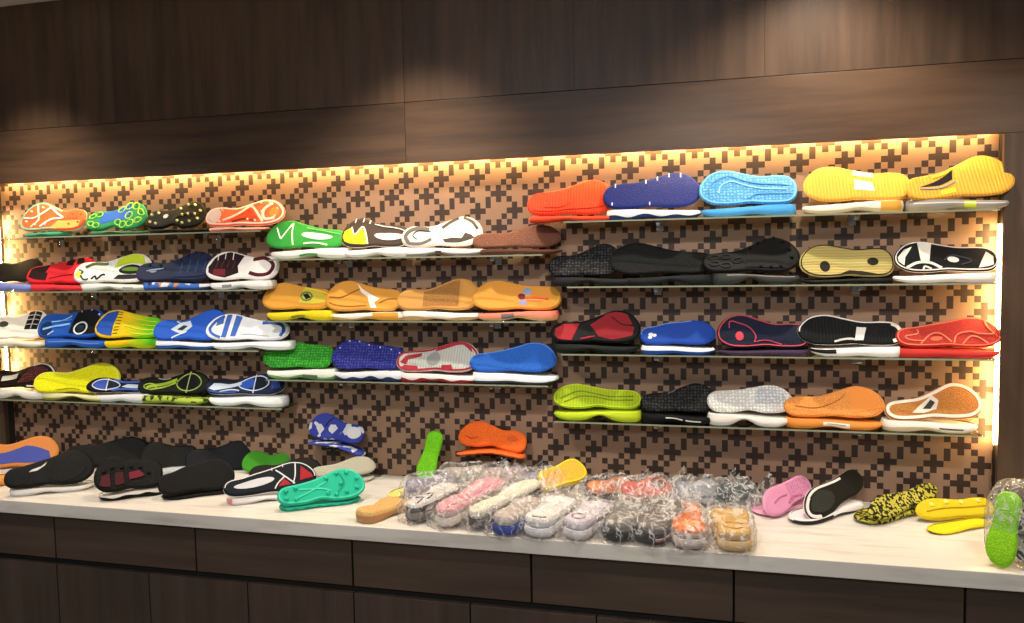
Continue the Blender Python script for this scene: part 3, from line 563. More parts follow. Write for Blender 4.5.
pair('D', 206, 283, 374, 'R', '#1c2440', '#dde1e6', 'navy with white shank and blue heart', dict(desc='bright white', mid='#eeefef', out='#e2e4e6', t=.024, x=(206, 282), arch=.3, toe='L'), wk=.70, hk=.76, patches=[
    ('poly', 'upper_band', '#0e0f13', [(.04, .72), (.42, .78), (.42, .96), (.08, .95)]), ('poly', 'shank', '#ccd4e2', [(.04, .25), (.12, .16), (.3, .36), (.46, .55), (.45, .78), (.3, .62), (.1, .66)], .0018), ('ell', 'heart', '#2d55b2', .54, .55, .1, .3, .0012), ('poly', 'heart_half', '#08111f', [(.64, .2), (.76, .22), (.82, .36), (.76, .6), (.72, .84), (.64, .86)], .002),
    ('ring', 'heart_outline', '#c9d3ea', .62, .53, .19, .38, .0035), ('line', 'white_bar', '#dfe6f2', [(.63, .02), (.63, 1)], .003, .003), ('poly', 'toe_pad', '#2a4494', [(.85, .2), (.96, .3), (.95, .75), (.84, .85)]), ('line', 'arch_line', '#b7c2dc', [(.2, .1), (.34, .24), (.44, .14)], .005), ('line', 'blue_edge', '#34509c', [(.04, .12), (.2, .06), (.4, .06)], .006)])
# ---- top middle shelf
pair('E', 266, 346, 221, 'L', '#2f8f3a', '#329a40', 'green with white zigzag lines', dict(desc='white with green notch', mid='#ecebe4', out='#dfe2d6', t=.024, x=(268, 346), arch=.3, patches=[('sidepatch', 'green_notch', '#4aa552', .42, .66, .0, .35)]), wk=.70, hk=.62, patches=[
    ('line', 'zigzag', '#dfeadb', [(.12, .78), (.16, .5), (.2, .3)], .0045), ('line', 'zigzag', '#dfeadb', [(.2, .3), (.26, .6), (.32, .9)], .0045), ('line', 'zigzag', '#dfeadb', [(.32, .9), (.33, .5), (.37, .06)], .0045), ('ell', 'shank', '#cfd5cb', .65, .52, .2, .17, .0016), ('line', 'groove', '#7cc47a', [(.5, .85), (.72, .86), (.94, .7)], .003), ('line', 'arch_line', '#e0e4da', [(.5, .08), (.66, .16), (.8, .06)], .005)])
pair('E', 341, 409, 219, 'L', '#3a302c', '#e5e3de', 'black and yellow with white shank', dict(desc='plain white', mid='#eae8e4', out='#dedad4', t=.022, x=(341, 408), arch=.3), wk=.74, hk=.72, patches=[
    ('poly', 'yellow_toe', '#e0c31e', [(.02, .3), (.06, .1), (.4, .05), (.36, .5), (.33, .66), (.2, .45), (.12, .7), (.04, .7)], .0018), ('line', 'zigzag', '#e9e4d4', [(.14, .72), (.2, .4), (.3, .68), (.36, .5), (.42, .05)], .005), ('ell', 'shank', '#d9d6d2', .72, .42, .22, .17, .0018), ('line', 'white_edge', '#d8d4d0', [(.48, .9), (.7, .9), (.95, .74)], .003)]
    + [('line', 'tick', '#dedbd6', [(u, .86), (u+.01, 1)], .003) for u in (.18, .3, .4)])
pair('E', 402, 482, 217, 'R', '#d6d0c8', '#e0dad2', 'white with grey heel loop', dict(desc='white and black edged', mid='#e7e4df', out='#8a8682', fb=.24, t=.020, x=(403, 482), arch=.3, patches=[('sidepatch', 'side_window', '#4f4b48', .4, .52, .0, .5)]), wk=.68, hk=.70, patches=[
    ('line', 'heel_loop', '#5a5652', [(.34, .84), (.2, .88), (.08, .72), (.05, .4), (.1, .1)], .014, .002), ('line', 'heel_loop', '#5a5652', [(.1, .1), (.26, .1), (.38, .3)], .011, .002), ('line', 'heel_edge', '#1d1c1b', [(.36, .72), (.2, .74), (.14, .5), (.2, .3)], .003, .0026),
    ('line', 'toe_loop', '#46423f', [(.5, .75), (.58, .88), (.7, .95)], .011, .002), ('line', 'toe_loop', '#46423f', [(.76, .95), (.88, .86), (.95, .66)], .010, .002), ('poly', 'toe_slot', '#37332f', [(.52, .2), (.64, .26), (.76, .22), (.8, .42), (.88, .34), (.92, .2), (.74, .08), (.56, .08)], .002), ('line', 'rib', '#c9c2b8', [(.44, .1), (.48, .5), (.48, .9)], .004)])
pair('E', 472, 560, 225, 'R', '#6a4436', '#5a382c', 'dark brown stippled', dict(desc='dark chocolate', mid='#4c2e24', out='#5e3b2f', t=.013, x=(478, 560), arch=.1), wk=.66, hk=.66, tex='fine')
# ---- second middle shelf
pair('F', 262, 332, 283, 'L', '#cf9238', '#d9c22c', 'gum brown with a diamond badge', dict(desc='yellow', mid='#e6cf26', t=.024, x=(264, 332), arch=.3, patches=[('sidepatch', 'side_window', '#8e8a3a', .4, .62, .0, .4)]), wk=.80, hk=.74, patches=[
    ('poly', 'shank', '#c9b63e', [(.54, .2), (.76, .2), (.94, .3), (.94, .6), (.8, .92), (.58, .96)]), ('ring', 'badge_ring', '#5d7a4a', .64, .55, .08, .2, .006), ('poly', 'diamond', '#131c17', [(.58, .6), (.64, .4), (.71, .5), (.65, .7)], .003), ('line', 'yellow_edge', '#e0cd2e', [(.6, .96), (.76, .9), (.94, .76)], .005)])
pair('F', 326, 402, 281, 'L', '#d6963e', '#e0b06a', 'gum brown with a white slash', dict(desc='white and gum', mid='#ede6da', out='#d6a862', t=.020, x=(328, 402), wave=(.15, 2), patches=[('sidepatch', 'gum_side', '#d99c3c', .6, .96, 0, 1)]), wk=.76, hk=.7, patches=[
    ('line', 'groove', '#a3682a', [(.04, .5), (.2, .42), (.34, .6), (.44, .78)], .0035), ('poly', 'white_slash', '#eee6dc', [(.4, .96), (.47, .8), (.72, .5), (.66, .3), (.7, .06), (.62, .05), (.58, .3), (.56, .5), (.46, .66)]), ('line', 'groove', '#b0742e', [(.72, .3), (.84, .5), (.95, .5)], .003), ('line', 'groove', '#b0742e', [(.05, .2), (.3, .12), (.56, .12)], .003)])
pair('F', 398, 480, 279, 'R', '#c48c48', '#e0b878', 'two tone gum brown', dict(desc='white wavy', mid='#eee8de', out='#d0a878', wave=(.2, 1.5), t=.022, x=(400, 480)), wk=.66, hk=.66, patches=[('poly', 'middle_pad', '#a5733c', [(.32, .1), (.76, .08), (.75, .95), (.56, .92), (.32, .88)], .001, 'fine'), ('poly', 'toe_pad', '#cc9244', [(.78, .1), (.95, .25), (.95, .7), (.8, .94)])])
pair('F', 473, 561, 281, 'L', '#cf8d38', '#d39a4a', 'gum brown with red and blue marks', dict(desc='salmon pink', mid='#e5806a', out='#c9a06a', t=.022, x=(474, 556), arch=.3, patches=[('sidepatch', 'grey_patch', '#6f6468', .34, .5, .1, .9)]), wk=.80, hk=.78, patches=[
    ('ell', 'blue_mark', '#7f8fae', .62, .74, .05, .16), ('ell', 'maroon_mark', '#6a2030', .56, .48, .045, .13), ('ell', 'blue_mark', '#9a8fb2', .58, .22, .05, .12), ('line', 'red_line', '#e0552c', [(.6, .45), (.72, .48), (.86, .42)], .006), ('line', 'red_line', '#f08a68', [(.62, .34), (.8, .34)], .003), ('rim', 'gold_rim', '#c89c3c', .86, 1, 'end')])
# ---- bottom middle shelf
pair('G', 262, 333, 340, 'L', '#2f9a22', '#3aa22c', 'green dimpled', dict(desc='white and green', mid='#e6ebe0', out='#7ab06a', t=.024, x=(264, 333), wave=(.12, 2), patches=[('sidepatch', 'green_window', '#5f7a56', .55, .8, .0, .45)]), wk=.84, hk=.8, tex='dots')
pair('G', 331, 404, 340, 'L', '#2a3090', '#2f3696', 'violet blue speckled', dict(desc='white with navy waves', mid='#e6e8ee', out='#2f3c72', wave=(.14, 4), t=.024, x=(332, 403)), wk=.82, hk=.76, tex='dots', patches=[('studs', '#dfe4f2', [(.1, .8), (.22, .96), (.36, .97), (.5, .92), (.66, .9), (.82, .86), (.94, .74)], .003, .002, 'rim_dot')])
pair('G', 397, 479, 342, 'R', '#b9bab4', '#a5202c', 'grey and red', dict(desc='white with red waves', mid='#e9e3de', out='#a42836', wave=(.16, 4), t=.020, x=(398, 478)), wk=.72, hk=.68, tex='ribs', patches=[
    ('rim', 'red_rim', '#9c2230', 0, 1, 'all', -.001, -.0075), ('poly', 'red_toe', '#9c2434', [(.46, .82), (.62, .84), (.8, .9), (.92, .72), (.9, .96), (.7, 1), (.5, .97)]), ('poly', 'red_pad', '#a02838', [(.04, .4), (.1, .75), (.3, .86), (.3, .7), (.14, .55), (.12, .3)]), ('poly', 'red_pad', '#a02838', [(.56, .04), (.7, .05), (.68, .22), (.56, .2)]), ('poly', 'red_pad', '#a02838', [(.06, .08), (.28, .05), (.26, .24), (.1, .28)]), ('ell', 'shank', '#8d908e', .45, .5, .08, .3)])
pair('G', 470, 556, 343, 'R', '#2660bf', '#2660bf', 'plain royal blue', dict(desc='white with dark edge', mid='#eceef0', out='#39404c', fb=.22, t=.024, x=(471, 556), arch=.1), wk=.72, hk=.62, tex='fine', patches=[('rim', 'light_rim', '#5b8ad6', 0, 1, 'top', -.001, -.004)])
# ---- top right shelf
pair('H', 528, 614, 180, 'R', '#e4401f', '#e84424', 'orange red ribbed', dict(desc='orange red thin', mid='#f0492c', t=.013, x=(528, 614), arch=.3), wk=.72, hk=.66, tex='ribs', patches=[('line', 'groove', '#c2301c', [(.06, .14), (.4, .1), (.9, .16)], .0025), ('line', 'groove', '#cf3a22', [(.2, .3), (.4, .24), (.5, .4)], .0025)])
pair('H', 604, 701, 173, 'R', '#1c2c74', '#22327a', 'navy with white ticks', dict(desc='white with wavy navy bottom', mid='#e8eaee', out='#2c3a66', wave=(.16, 3), t=.022, x=(606, 700)), wk=.76, hk=.72, tex='fine', patches=[('line', 'tick', '#dfe4f0', [(u, v), (u, v+d)], .0035, .0018) for u, v, d in ((.12, .84, .16), (.44, .86, .14), (.56, .86, .14), (.68, .88, .12), (.8, .86, .13), (.09, .04, .12), (.48, .0, .1))])
pair('H', 700, 797, 171, 'L', '#4a94cf', '#4190d0', 'sky blue ribbed', dict(desc='sky blue', mid='#4a9edb', out='#5cacdf', t=.022, x=(701, 796)), wk=.80, hk=.80, tex='dots', patches=[('rim', 'pale_rim', '#62aadc', 0, 1, 'all', -.001, -.006), ('line', 'ridge', '#3f88c6', [(.1, .3), (.12, .62), (.3, .82), (.5, .72), (.72, .68), (.92, .62)], .004), ('line', 'ridge', '#7ec0ea', [(.2, .3), (.22, .52), (.34, .66), (.5, .56), (.7, .5), (.9, .46)], .004), ('line', 'ridge', '#3f88c6', [(.5, .1), (.6, .3), (.78, .32), (.94, .28)], .004)])
pair('H', 805, 911, 167, 'L', '#e0a23c', '#e4bd7a', 'golden gum with a white patch', dict(desc='cream', mid='#f0e4cc', out='#e6d2ac', t=.023, x=(804, 905), arch=.25, patches=[('sidepatch', 'gum_side', '#dfa544', .74, .97, 0, 1)]), wk=.76, hk=.76, tex='ribs', patches=[('poly', 'white_patch', '#f2e8d2', [(.47, .3), (.66, .28), (.64, .62), (.48, .66)]), ('poly', 'top_patch', '#efdcb0', [(.46, .8), (.66, .82), (.66, 1), (.48, 1)])])
pair('H', 907, 1016, 157, 'R', '#dca03a', '#d6a84a', 'golden gum with a black wedge', dict(desc='grey and lime wavy', mid='#8e8c88', out='#b2a184', wave=(.14, 2), t=.022, x=(909, 1012), patches=[('sidepatch', 'lime_side', '#c4cf2c', .5, .66, .1, .9), ('sidepatch', 'pale_line', '#d6cfbf', .05, .95, .62, .74)]), wk=.66, hk=.60, tex='ribs', roll=-4, patches=[
    ('poly', 'black_wedge', '#1d1c20', [(.12, .52), (.26, .66), (.46, .92), (.44, .6), (.3, .48)]), ('line', 'lime_edge', '#c3cf3a', [(.26, .86), (.36, .9), (.46, .98)], .007), ('line', 'grey_line', '#9a948c', [(.12, .44), (.3, .38), (.46, .5)], .005), ('poly', 'lime_patch', '#cdd238', [(.3, .1), (.44, .12), (.44, .28), (.3, .26)])])
# ---- second right shelf
pair('I', 549, 622, 244, 'R', '#121418', '#17191c', 'black with blue tint', dict(desc='charcoal', mid='#1d1f20', t=.020, x=(550, 634), arch=.4), wk=.66, hk=.62, tex='dots')
pair('I', 611, 713, 243, 'L', '#131517', '#181a1c', 'plain black with rounded toe', dict(desc='dark slate', mid='#1c1f21', t=.022, x=(622, 713), arch=.4), wk=.72, hk=.66, tex='fine')
pair('I', 703, 800, 238, 'R', '#111213', '#191b1c', 'black lugged', dict(desc='dark grey curved', mid='#3a3b3a', t=.024, x=(712, 800), arch=.5, patches=[('sidepatch', 'light_edge', '#7d7a74', .15, .95, .82, .95)]), wk=.62, hk=.56, patches=[('poly', 'toe_pad', '#0d0e10', [(.44, .1), (.84, .06), (.82, .96), (.6, .96), (.46, .7)], .003)] + [('ring', 'lug', '#1d1f1f', u, v, .05, .12, .004) for u, v in ((.12, .4), (.24, .3), (.24, .75), (.36, .5), (.12, .75))] + [('studs', '#0a0c0d', [(.5, .9), (.58, .96), (.66, .97), (.75, .96), (.84, .9), (.9, .7), (.92, .4), (.6, .12), (.7, .1), (.8, .12)], .006, .007, 'lug')])
pair('I', 801, 894, 245, 'L', '#b5a362', '#1c1915', 'olive tan with two dark ovals', dict(desc='black', mid='#191714', t=.011, x=(801, 893), arch=.2), wk=.84, hk=.86, tex='hlines', patches=[('rim', 'dark_rim', '#1d1a15', 0, 1, 'all', -.001, -.004), ('ell', 'oval', '#1c1813', .26, .3, .055, .17), ('ell', 'oval', '#1c1813', .78, .5, .06, .14), ('poly', 'arch_cut', '#1c1813', [(.4, .02), (.85, .02), (.66, .14), (.52, .14)])])
pair('I', 896, 998, 242, 'L', '#0f0e11', '#e8e3dd', 'black and white panelled', dict(desc='gloss white', mid='#ece8e2', out='#ddd8d2', t=.019, x=(896, 998), arch=.1), wk=.80, hk=.78, patches=[
    ('rim', 'white_rim', '#dcd7d0', 0, 1, 'all', -.001, -.004), ('poly', 'toe_panel', '#dfdad4', [(.03, .3), (.08, .14), (.1, .5), (.18, .84), (.1, .82), (.03, .6)]), ('poly', 'white_panel', '#e2ddd6', [(.25, .3), (.33, .3), (.38, .97), (.24, .97)]), ('ell', 'oval', '#ded9d2', .57, .42, .055, .12), ('line', 'outline', '#3f4250', [(.48, .36), (.56, .6), (.68, .52), (.74, .38), (.64, .22)], .003), ('poly', 'heel_panel', '#e2ddd6', [(.8, .1), (.95, .15), (.96, .6), (.9, .8)]),
    ('line', 'arc', '#dfdad3', [(.1, .06), (.2, .26), (.34, .26), (.44, .05)], .008), ('line', 'arc', '#cfcac3', [(.26, .04), (.28, .14), (.34, .05)], .005)])
# ---- third right shelf
pair('J', 551, 640, 311, 'R', '#121313', '#161717', 'black with dark red pads', dict(desc='dark green grey', mid='#191d1c', t=.020, x=(552, 636), arch=.35), wk=.66, hk=.62, patches=[('poly', 'heel_pad', '#96202a', [(.04, .3), (.08, .1), (.24, .06), (.32, .9), (.14, .9), (.05, .7)], .002), ('poly', 'forefoot_pad', '#8c1e28', [(.54, .15), (.7, .06), (.92, .15), (.94, .5), (.86, .55), (.92, .62), (.86, .92), (.62, .96), (.44, .72)], .002), ('line', 'red_bar', '#9c1e30', [(.34, .1), (.42, .14), (.5, .16)], .005), ('line', 'groove', '#3a1014', [(.68, .8), (.8, .55), (.93, .55)], .004, .003)])
pair('J', 640, 715, 321, 'R', '#2048a8', '#2048a8', 'royal blue with a white emblem', dict(desc='white and blue edged', mid='#e2e8f0', out='#2a54b0', fb=.45, t=.017, x=(641, 714), arch=.15), wk=.90, hk=.74, patches=[('ell', 'emblem', '#dfe6f2', .14, .5, .035, .11), ('ell', 'emblem', '#dfe6f2', .19, .44, .03, .10), ('ell', 'emblem', '#dfe6f2', .13, .32, .03, .09), ('rim', 'light_rim', '#7f9fda', .0, .72, 'top', -.001, -.0035)])
pair('J', 718, 809, 315, 'L', '#1c2038', '#3a2f4a', 'navy outlined in coral red', dict(desc='plum', mid='#3e3048', out='#5a3a4c', t=.012, x=(719, 809), arch=.1), wk=.72, hk=.72, tex='fine', patches=[('rim', 'coral_rim', '#cc4a52', 0, 1, 'all', -.001, -.0045), ('ell', 'red_dot', '#d5485a', .24, .32, .045, .14, .002), ('line', 'coral_line', '#c4485a', [(.13, .6), (.14, .82), (.24, .72), (.36, .6), (.42, .34), (.4, .14)], .003), ('line', 'coral_line', '#c4485a', [(.4, .14), (.56, .2), (.7, .08)], .003)])
pair('J', 799, 903, 315, 'L', '#0e0f12', '#e6e3de', 'black with a white rim', dict(desc='white and black', mid='#eceae6', t=.020, x=(812, 902), arch=.1, patches=[('sidepatch', 'black_side', '#131415', .0, .28, .35, 1)]), wk=.76, hk=.76, tex='ribs', patches=[('rim', 'white_rim', '#e2dfda', 0, 1, 'top', -.001, -.005), ('rim', 'white_rim', '#dedbd6', .9, 1, 'end', -.001, -.012), ('poly', 'white_bar', '#dfdcd8', [(.54, .1), (.62, .12), (.66, .72), (.57, .7)]), ('line', 'white_line', '#cfccc8', [(.34, .06), (.46, .14), (.56, .12)], .006)])
pair('J', 898, 1002, 318, 'R', '#bd3530', '#c23a34', 'red outlined in orange', dict(desc='red flat edged', mid='#c53430', t=.017, x=(899, 1002), arch=.1), wk=.78, hk=.66, tex='fine', patches=[('rim', 'orange_rim', '#df7a5a', 0, 1, 'all', -.001, -.004), ('line', 'orange_line', '#e08a68', [(.2, .84), (.2, .62), (.08, .5), (.12, .3), (.26, .24)], .003), ('line', 'orange_line', '#df8560', [(.22, .1), (.32, .5), (.42, .5), (.52, .1)], .004), ('ell', 'orange_oval', '#cf6a4e', .38, .3, .06, .1), ('line', 'orange_line', '#df8560', [(.54, .06), (.58, .4), (.7, .5), (.8, .42), (.93, .46), (.88, .7), (.86, .92)], .004), ('line', 'orange_line', '#df8560', [(.62, .06), (.7, .32), (.78, .28), (.86, .06)], .004)])
# ---- bottom right shelf
pair('K', 553, 641, 384, 'L', '#a5bd1e', '#b2c826', 'lime green lined', dict(desc='lime', mid='#b4ca28', t=.022, x=(553, 640), arch=.6), wk=.78, hk=.76, tex='ribs', low=.1, patches=[('rim', 'lime_rim', '#bccf30', 0, 1, 'all', -.001, -.004), ('line', 'groove', '#7d9214', [(.08, .4), (.3, .7), (.6, .6), (.92, .66)], .003), ('line', 'groove', '#7d9214', [(.12, .22), (.34, .5), (.6, .42), (.92, .44)], .003)])
pair('K', 641, 716, 384, 'R', '#0e0e11', '#121315', 'black ridged', dict(desc='black with white squiggle', mid='#0f1013', t=.020, x=(641, 714), arch=.3, patches=[('sidepatch', 'white_squiggle', '#d8d6d0', .32, .58, (.55, .35), (.75, .55)), ('sidepatch', 'white_squiggle', '#d8d6d0', .58, .84, (.35, .3), (.55, .5))]), wk=.68, hk=.62, tex='dots', patches=[('line', 'grey_tick', '#6c6e72', [(.36, .92), (.46, .98)], .003)])
pair('K', 708, 793, 386, 'R', '#f2efe9', '#e8e4de', 'white dimpled', dict(desc='chunky white', mid='#e6e3dc', out='#dedbd4', t=.024, x=(708, 790), arch=.6), wk=.82, hk=.78, tex='dots', low=.1, patches=[('poly', 'grey_pad', '#d2d4d8', [(.56, .3), (.92, .3), (.92, .7), (.8, .94), (.58, .92)], .001, 'dots')])
pair('K', 785, 885, 387, 'R', '#f09c4e', '#f09c4e', 'orange creased', dict(desc='orange with white window', mid='#e08c3e', t=.020, x=(786, 884), arch=.25, patches=[('sidepatch', 'white_window', '#e9dccb', .38, .66, .1, .8), ('sidepatch', 'grey_slot', '#8d7c6c', .4, .64, .42, .56)]), wk=.66, hk=.64, tex='fine', patches=[('poly', 'toe_pad', '#e88f40', [(.66, .1), (.94, .25), (.95, .7), (.82, .95), (.66, .95)]), ('line', 'crease', '#b8682a', [(.1, .5), (.3, .4), (.5, .55), (.62, .8)], .002)])
pair('K', 886, 984, 385, 'R', '#b97a3c', '#e8ded0', 'white rimmed brown', dict(desc='white with a dark slot', mid='#e9e2d6', out='#dcc6a6', wave=(.18, 1), t=.022, x=(884, 980), arch=.2, patches=[('sidepatch', 'dark_slot', '#5a5148', .55, .85, .35, .55)]), wk=.62, hk=.56, tex='fine', roll=-3, patches=[('rim', 'white_rim', '#e6dccd', 0, 1, 'all', -.001, -.010, .0014), ('poly', 'white_window', '#ddd3c6', [(.26, .3), (.36, .62), (.5, .88), (.56, .6), (.52, .3), (.4, .22)], .002), ('poly', 'dark_diamond', '#3a3430', [(.38, .42), (.48, .72), (.52, .55), (.46, .34)], .0032)])
flush()
#@@COUNTER
# ------------------------------------------------------------------ soles on the counter
def cbase(xl, yl, xr, yr, Z):
    a, b = atz(xl, yl, Z), atz(xr, yr, Z); d = b-a
    return (a+b)/2, d.length, math.degrees(math.atan2(d.y, d.x))
def cflat(xl, yl, xr, yr, toe, face, mid, label, group=None, W=.095, t=.026, patches=(), dz=0, roll=0, L=None, tex='plain', **kw):
    p, l, rz = cbase(xl, yl, xr, yr, ZT); s = Sole('shoe_sole', label, group, L or l, W, t, toe, 'flat', face, mid, tex, low=.02, wk=.84, cup=True, **kw).do(patches)
    return s.put((p.x, p.y, ZT+dz+.0003), 0, roll, rz)
def clean(xl, yl, xr, yr, ytop, toe, face, mid, label, group=None, tilt=35, roll=0, dz=0, back=0, t=.022, tex='plain', patches=(), **kw):
    p, l, rz = cbase(xl, yl, xr, yr, ZT); a = R(rz); p = p+Vector((-math.sin(a), math.cos(a), 0))*back
    T = R(tilt); zt = at((xl+xr)/2, ytop, min(-.02, p.y+.05)).z; H = min(.12, max(.06, (zt-ZT-dz-t*math.sin(T))/math.cos(T)))
    s = Sole('shoe_sole', label, group, l, H, t, toe, 'lean', face, mid, tex, **kw).do(patches)
    return s.put((p.x, p.y, ZT+dz+.0012), tilt, roll, rz)
GL = 'loose soles on the left of the counter'; GR = 'loose soles on the right of the counter'; GB = 'bagged soles in the middle of the counter'
clean(-24, 470, 57, 466, 436, 'R', '#d98a48', '#c97f40', 'orange shoe sole with a blue middle leaning at the far left of the counter', GL, tilt=30, patches=[('poly', 'blue_middle', '#4a56a8', [(.1, .1), (.94, .1), (.9, .5), (.6, .74), (.3, .6), (.1, .6)])])
cflat(-28, 490, 22, 484, 'R', '#d98a3c', '#e09a50', 'orange gum shoe sole lying flat at the left edge of the counter', GL, W=.08, t=.034)
cflat(8, 498, 92, 490, 'R', '#d6d4d0', '#ece9e4', 'white shoe sole lying flat under the black one with a white swoosh', GL, t=.024, arch=.3)
clean(4, 498.3, 93, 490, 446, 'R', '#111212', '#111111', 'black shoe sole with a small white swoosh leaning at the left end of the counter', GL, dz=.024, back=.010, wk=.74, hk=.62, patches=[('poly', 'white_swoosh', '#dcdad6', [(.27, .62), (.36, .6), (.44, .74), (.46, .86), (.4, .74), (.3, .7)]), ('ell', 'toe_pad', '#171817', .68, .45, .24, .4, .002, 'fine'), ('ell', 'heel_pad', '#151616', .16, .42, .13, .36, .002, 'fine')])
cflat(58, 479, 93, 474, 'R', '#b52a34', '#d8cfc9', 'red and white shoe sole peeping out between two black ones', GL, W=.07, t=.034, patches=[('sidepatch', 'red_side', '#b8232f', .3, .85, .45, 1)])
clean(64, 470, 150, 465, 437, 'R', '#121211', '#131312', 'plain black shoe sole leaning at the back against the patterned wall', GL, tilt=28, wk=.8)
cflat(98, 503, 164, 495, 'L', '#110e0d', '#d9d4cc', 'black shoe sole with a white edge lying flat under the maroon lugged one', GL, t=.026, wave=(.14, 3), fb=.55)
clean(95, 503.3, 163, 495, 449, 'L', '#131311', '#151312', 'black lugged shoe sole with maroon pads leaning on the counter', GL, dz=.026, back=.010, tex='fine', wk=.84, hk=.8, patches=[('poly', 'maroon_pad', '#4c1a24', [(.08, .1), (.24, .1), (.22, .5), (.1, .45)], .004), ('poly', 'maroon_pad', '#44171f', [(.3, .12), (.44, .14), (.42, .52), (.3, .5)], .004), ('poly', 'maroon_pad', '#6e1e30', [(.52, .25), (.74, .4), (.66, .6), (.5, .5)], .004), ('studs', '#0d0c0c', [(.14, .6), (.26, .66), (.4, .68), (.54, .72), (.68, .72), (.8, .5)], .007, .006, 'lug')])
clean(186, 474, 258, 468, 441, 'R', '#101117', '#111318', 'blue black shoe sole leaning at the back left of the green one', GL, tilt=28, wk=.78)
clean(140, 474, 198, 469, 440, 'L', '#11110f', '#121211', 'charcoal black shoe sole leaning at the back behind the maroon lugged one', GL, tilt=28, wk=.8)
cflat(160, 481, 206, 475, 'R', '#2a3038', '#b9bec2', 'grey white shoe sole lying flat behind the low plain black one', GL, W=.08, t=.034, patches=[('sidepatch', 'blue_side', '#55738c', .0, .5, 0, .45)])
cflat(162, 502, 236, 493, 'L', '#111111', '#131313', 'thin black shoe sole lying flat under the low plain black one', GL, t=.014, arch=.1)
clean(159, 502.3, 235, 493, 460, 'R', '#0f0f0f', '#111111', 'low plain black shoe sole leaning left of the navy one with red toe', GL, dz=.014, back=.010, wk=.86, hk=.7, tex='fine', patches=[('rim', 'satin_rim', '#1d1d1d', 0, 1, 'top', -.001, -.005)])
clean(243, 474, 291, 470, 450, 'L', '#3a8a1c', '#3f9420', 'leaf green shoe sole half hidden at the back of the counter', GL, tilt=30, wk=.72)
clean(250, 486, 322, 480, 457, 'R', '#181613', '#1c1917', 'dark brown shoe sole leaning between the green and navy ones', GL, tilt=32)
cflat(228, 507, 312, 497, 'R', '#cfcacb', '#ece8e8', 'white shoe sole lying flat under the navy one with red toe', GL, t=.024, arch=.3, patches=[('sidepatch', 'pink_end', '#d98a8a', 0, .06, .1, .9)])
clean(225, 507.3, 317, 496.5, 463, 'R', '#111620', '#e6e3e3', 'navy shoe sole with white shank and red toe on the counter', GL, dz=.024, back=.010, wk=.74, hk=.60, patches=[('rim', 'white_rim', '#e6e4e4', 0, 1, 'top', -.001, -.004), ('ell', 'shank', '#cdced6', .32, .5, .22, .2, .002), ('poly', 'red_toe', '#a8262e', [(.82, .3), (.97, .4), (.95, .62), (.84, .86)]), ('line', 'white_line', '#dfdde0', [(.56, .85), (.66, .5), (.76, .2)], .004), ('line', 'white_line', '#dfdde0', [(.78, .94), (.77, .5), (.74, .2)], .004), ('poly', 'red_triangle', '#9c2a34', [(.58, .16), (.72, .18), (.64, .46)]), ('line', 'white_line', '#dfdde0', [(.54, .06), (.58, .3), (.65, .5)], .004)] + [('line', 'tick', '#dfdde0', [(u, .88), (u, 1)], .003) for u in (.52, .64)])
cflat(281, 513, 362, 503, 'R', '#1f9e80', '#27b392', 'teal studded shoe sole lying flat under the teal leaning one', GL, t=.014, wave=(.3, 7), fb=.55, arch=.2)
clean(279, 513.3, 366, 502.5, 470, 'R', '#22b392', '#25b896', 'teal shoe sole with moulded studs leaning on the counter', GL, dz=.014, back=.010, wk=.70, hk=.62, low=.1, patches=[('rim', 'raised_rim', '#43cdae', 0, 1, 'all', -.001, -.006), ('line', 'rib', '#46cfb0', [(.22, .3), (.4, .5), (.56, .7)], .005), ('line', 'rib', '#46cfb0', [(.24, .7), (.4, .55), (.6, .3)], .005), ('line', 'rib', '#1a9c7e', [(.66, .2), (.76, .5), (.72, .85)], .005), ('studs', '#2cc0a0', studgrid(0, 'R'), .007, .010)])
cflat(316, 487, 374, 482, 'R', '#cfcdbd', '#dcdacb', 'milky shoe sole lying flat below the translucent leaning one', GL, W=.08, t=.022, mtex='clear', tex='clear')
clean(313, 487.3, 376, 481.8, 455, 'R', '#cfcdb9', '#d6d4c4', 'milky translucent shoe sole leaning behind the teal ones', GL, dz=.022, back=.025, tilt=32, tex='clear', mtex='clear', wk=.66, hk=.6)
# pairs held on small wall clips
def clip(px, py, label):
    p = at(px, py, -.004); t = thing('wall_clip', label, 'wall clip', (p.x, 0, p.z), 'small wall clips above the counter')
    bm = bmesh.new(); box(bm, -.03, .03, -.095, -.004, -.003, .0, .001); obj('support_plate', bm, GLASS, t)
    bm = bmesh.new(); box(bm, -.012, .012, -.006, -.001, -.02, .012, .001); box(bm, -.008, .008, -.03, -.004, -.012, -.003, .002); obj('wall_bracket', bm, CHROME, t)
    return p
p = clip(497, 449, 'small clear wall clip holding up the orange pair of soles')
s = Sole('shoe_sole', 'orange shoe sole bowed over the small wall clip', 'orange pair on a wall clip', .245, .08, .014, 'L', 'flat', '#d8551e', '#ee6a2c', arch=.1, wave=(.2, 6), cup=True, sag=.016).put((p.x-.008, -.092, p.z+.0006), 0, 0, 0)
s = Sole('shoe_sole', 'orange shoe sole leaning on the wall above its bowed mate', 'orange pair on a wall clip', .245, .087, .015, 'L', 'lean', '#f06a24', '#e8601f', wk=.74, hk=.82, sag=.010, low=.1, tex='fine').do([('line', 'groove', '#b8481a', [(.1, .4), (.2, .3), (.3, .36)], .003), ('ell', 'heel_mark', '#c9541e', .8, .6, .08, .16, .0012)]).put((p.x-.008, -.050, p.z+.0148), 27, 5, 0)
p = clip(343, 443, 'small clear wall clip holding up the blue and white pair')
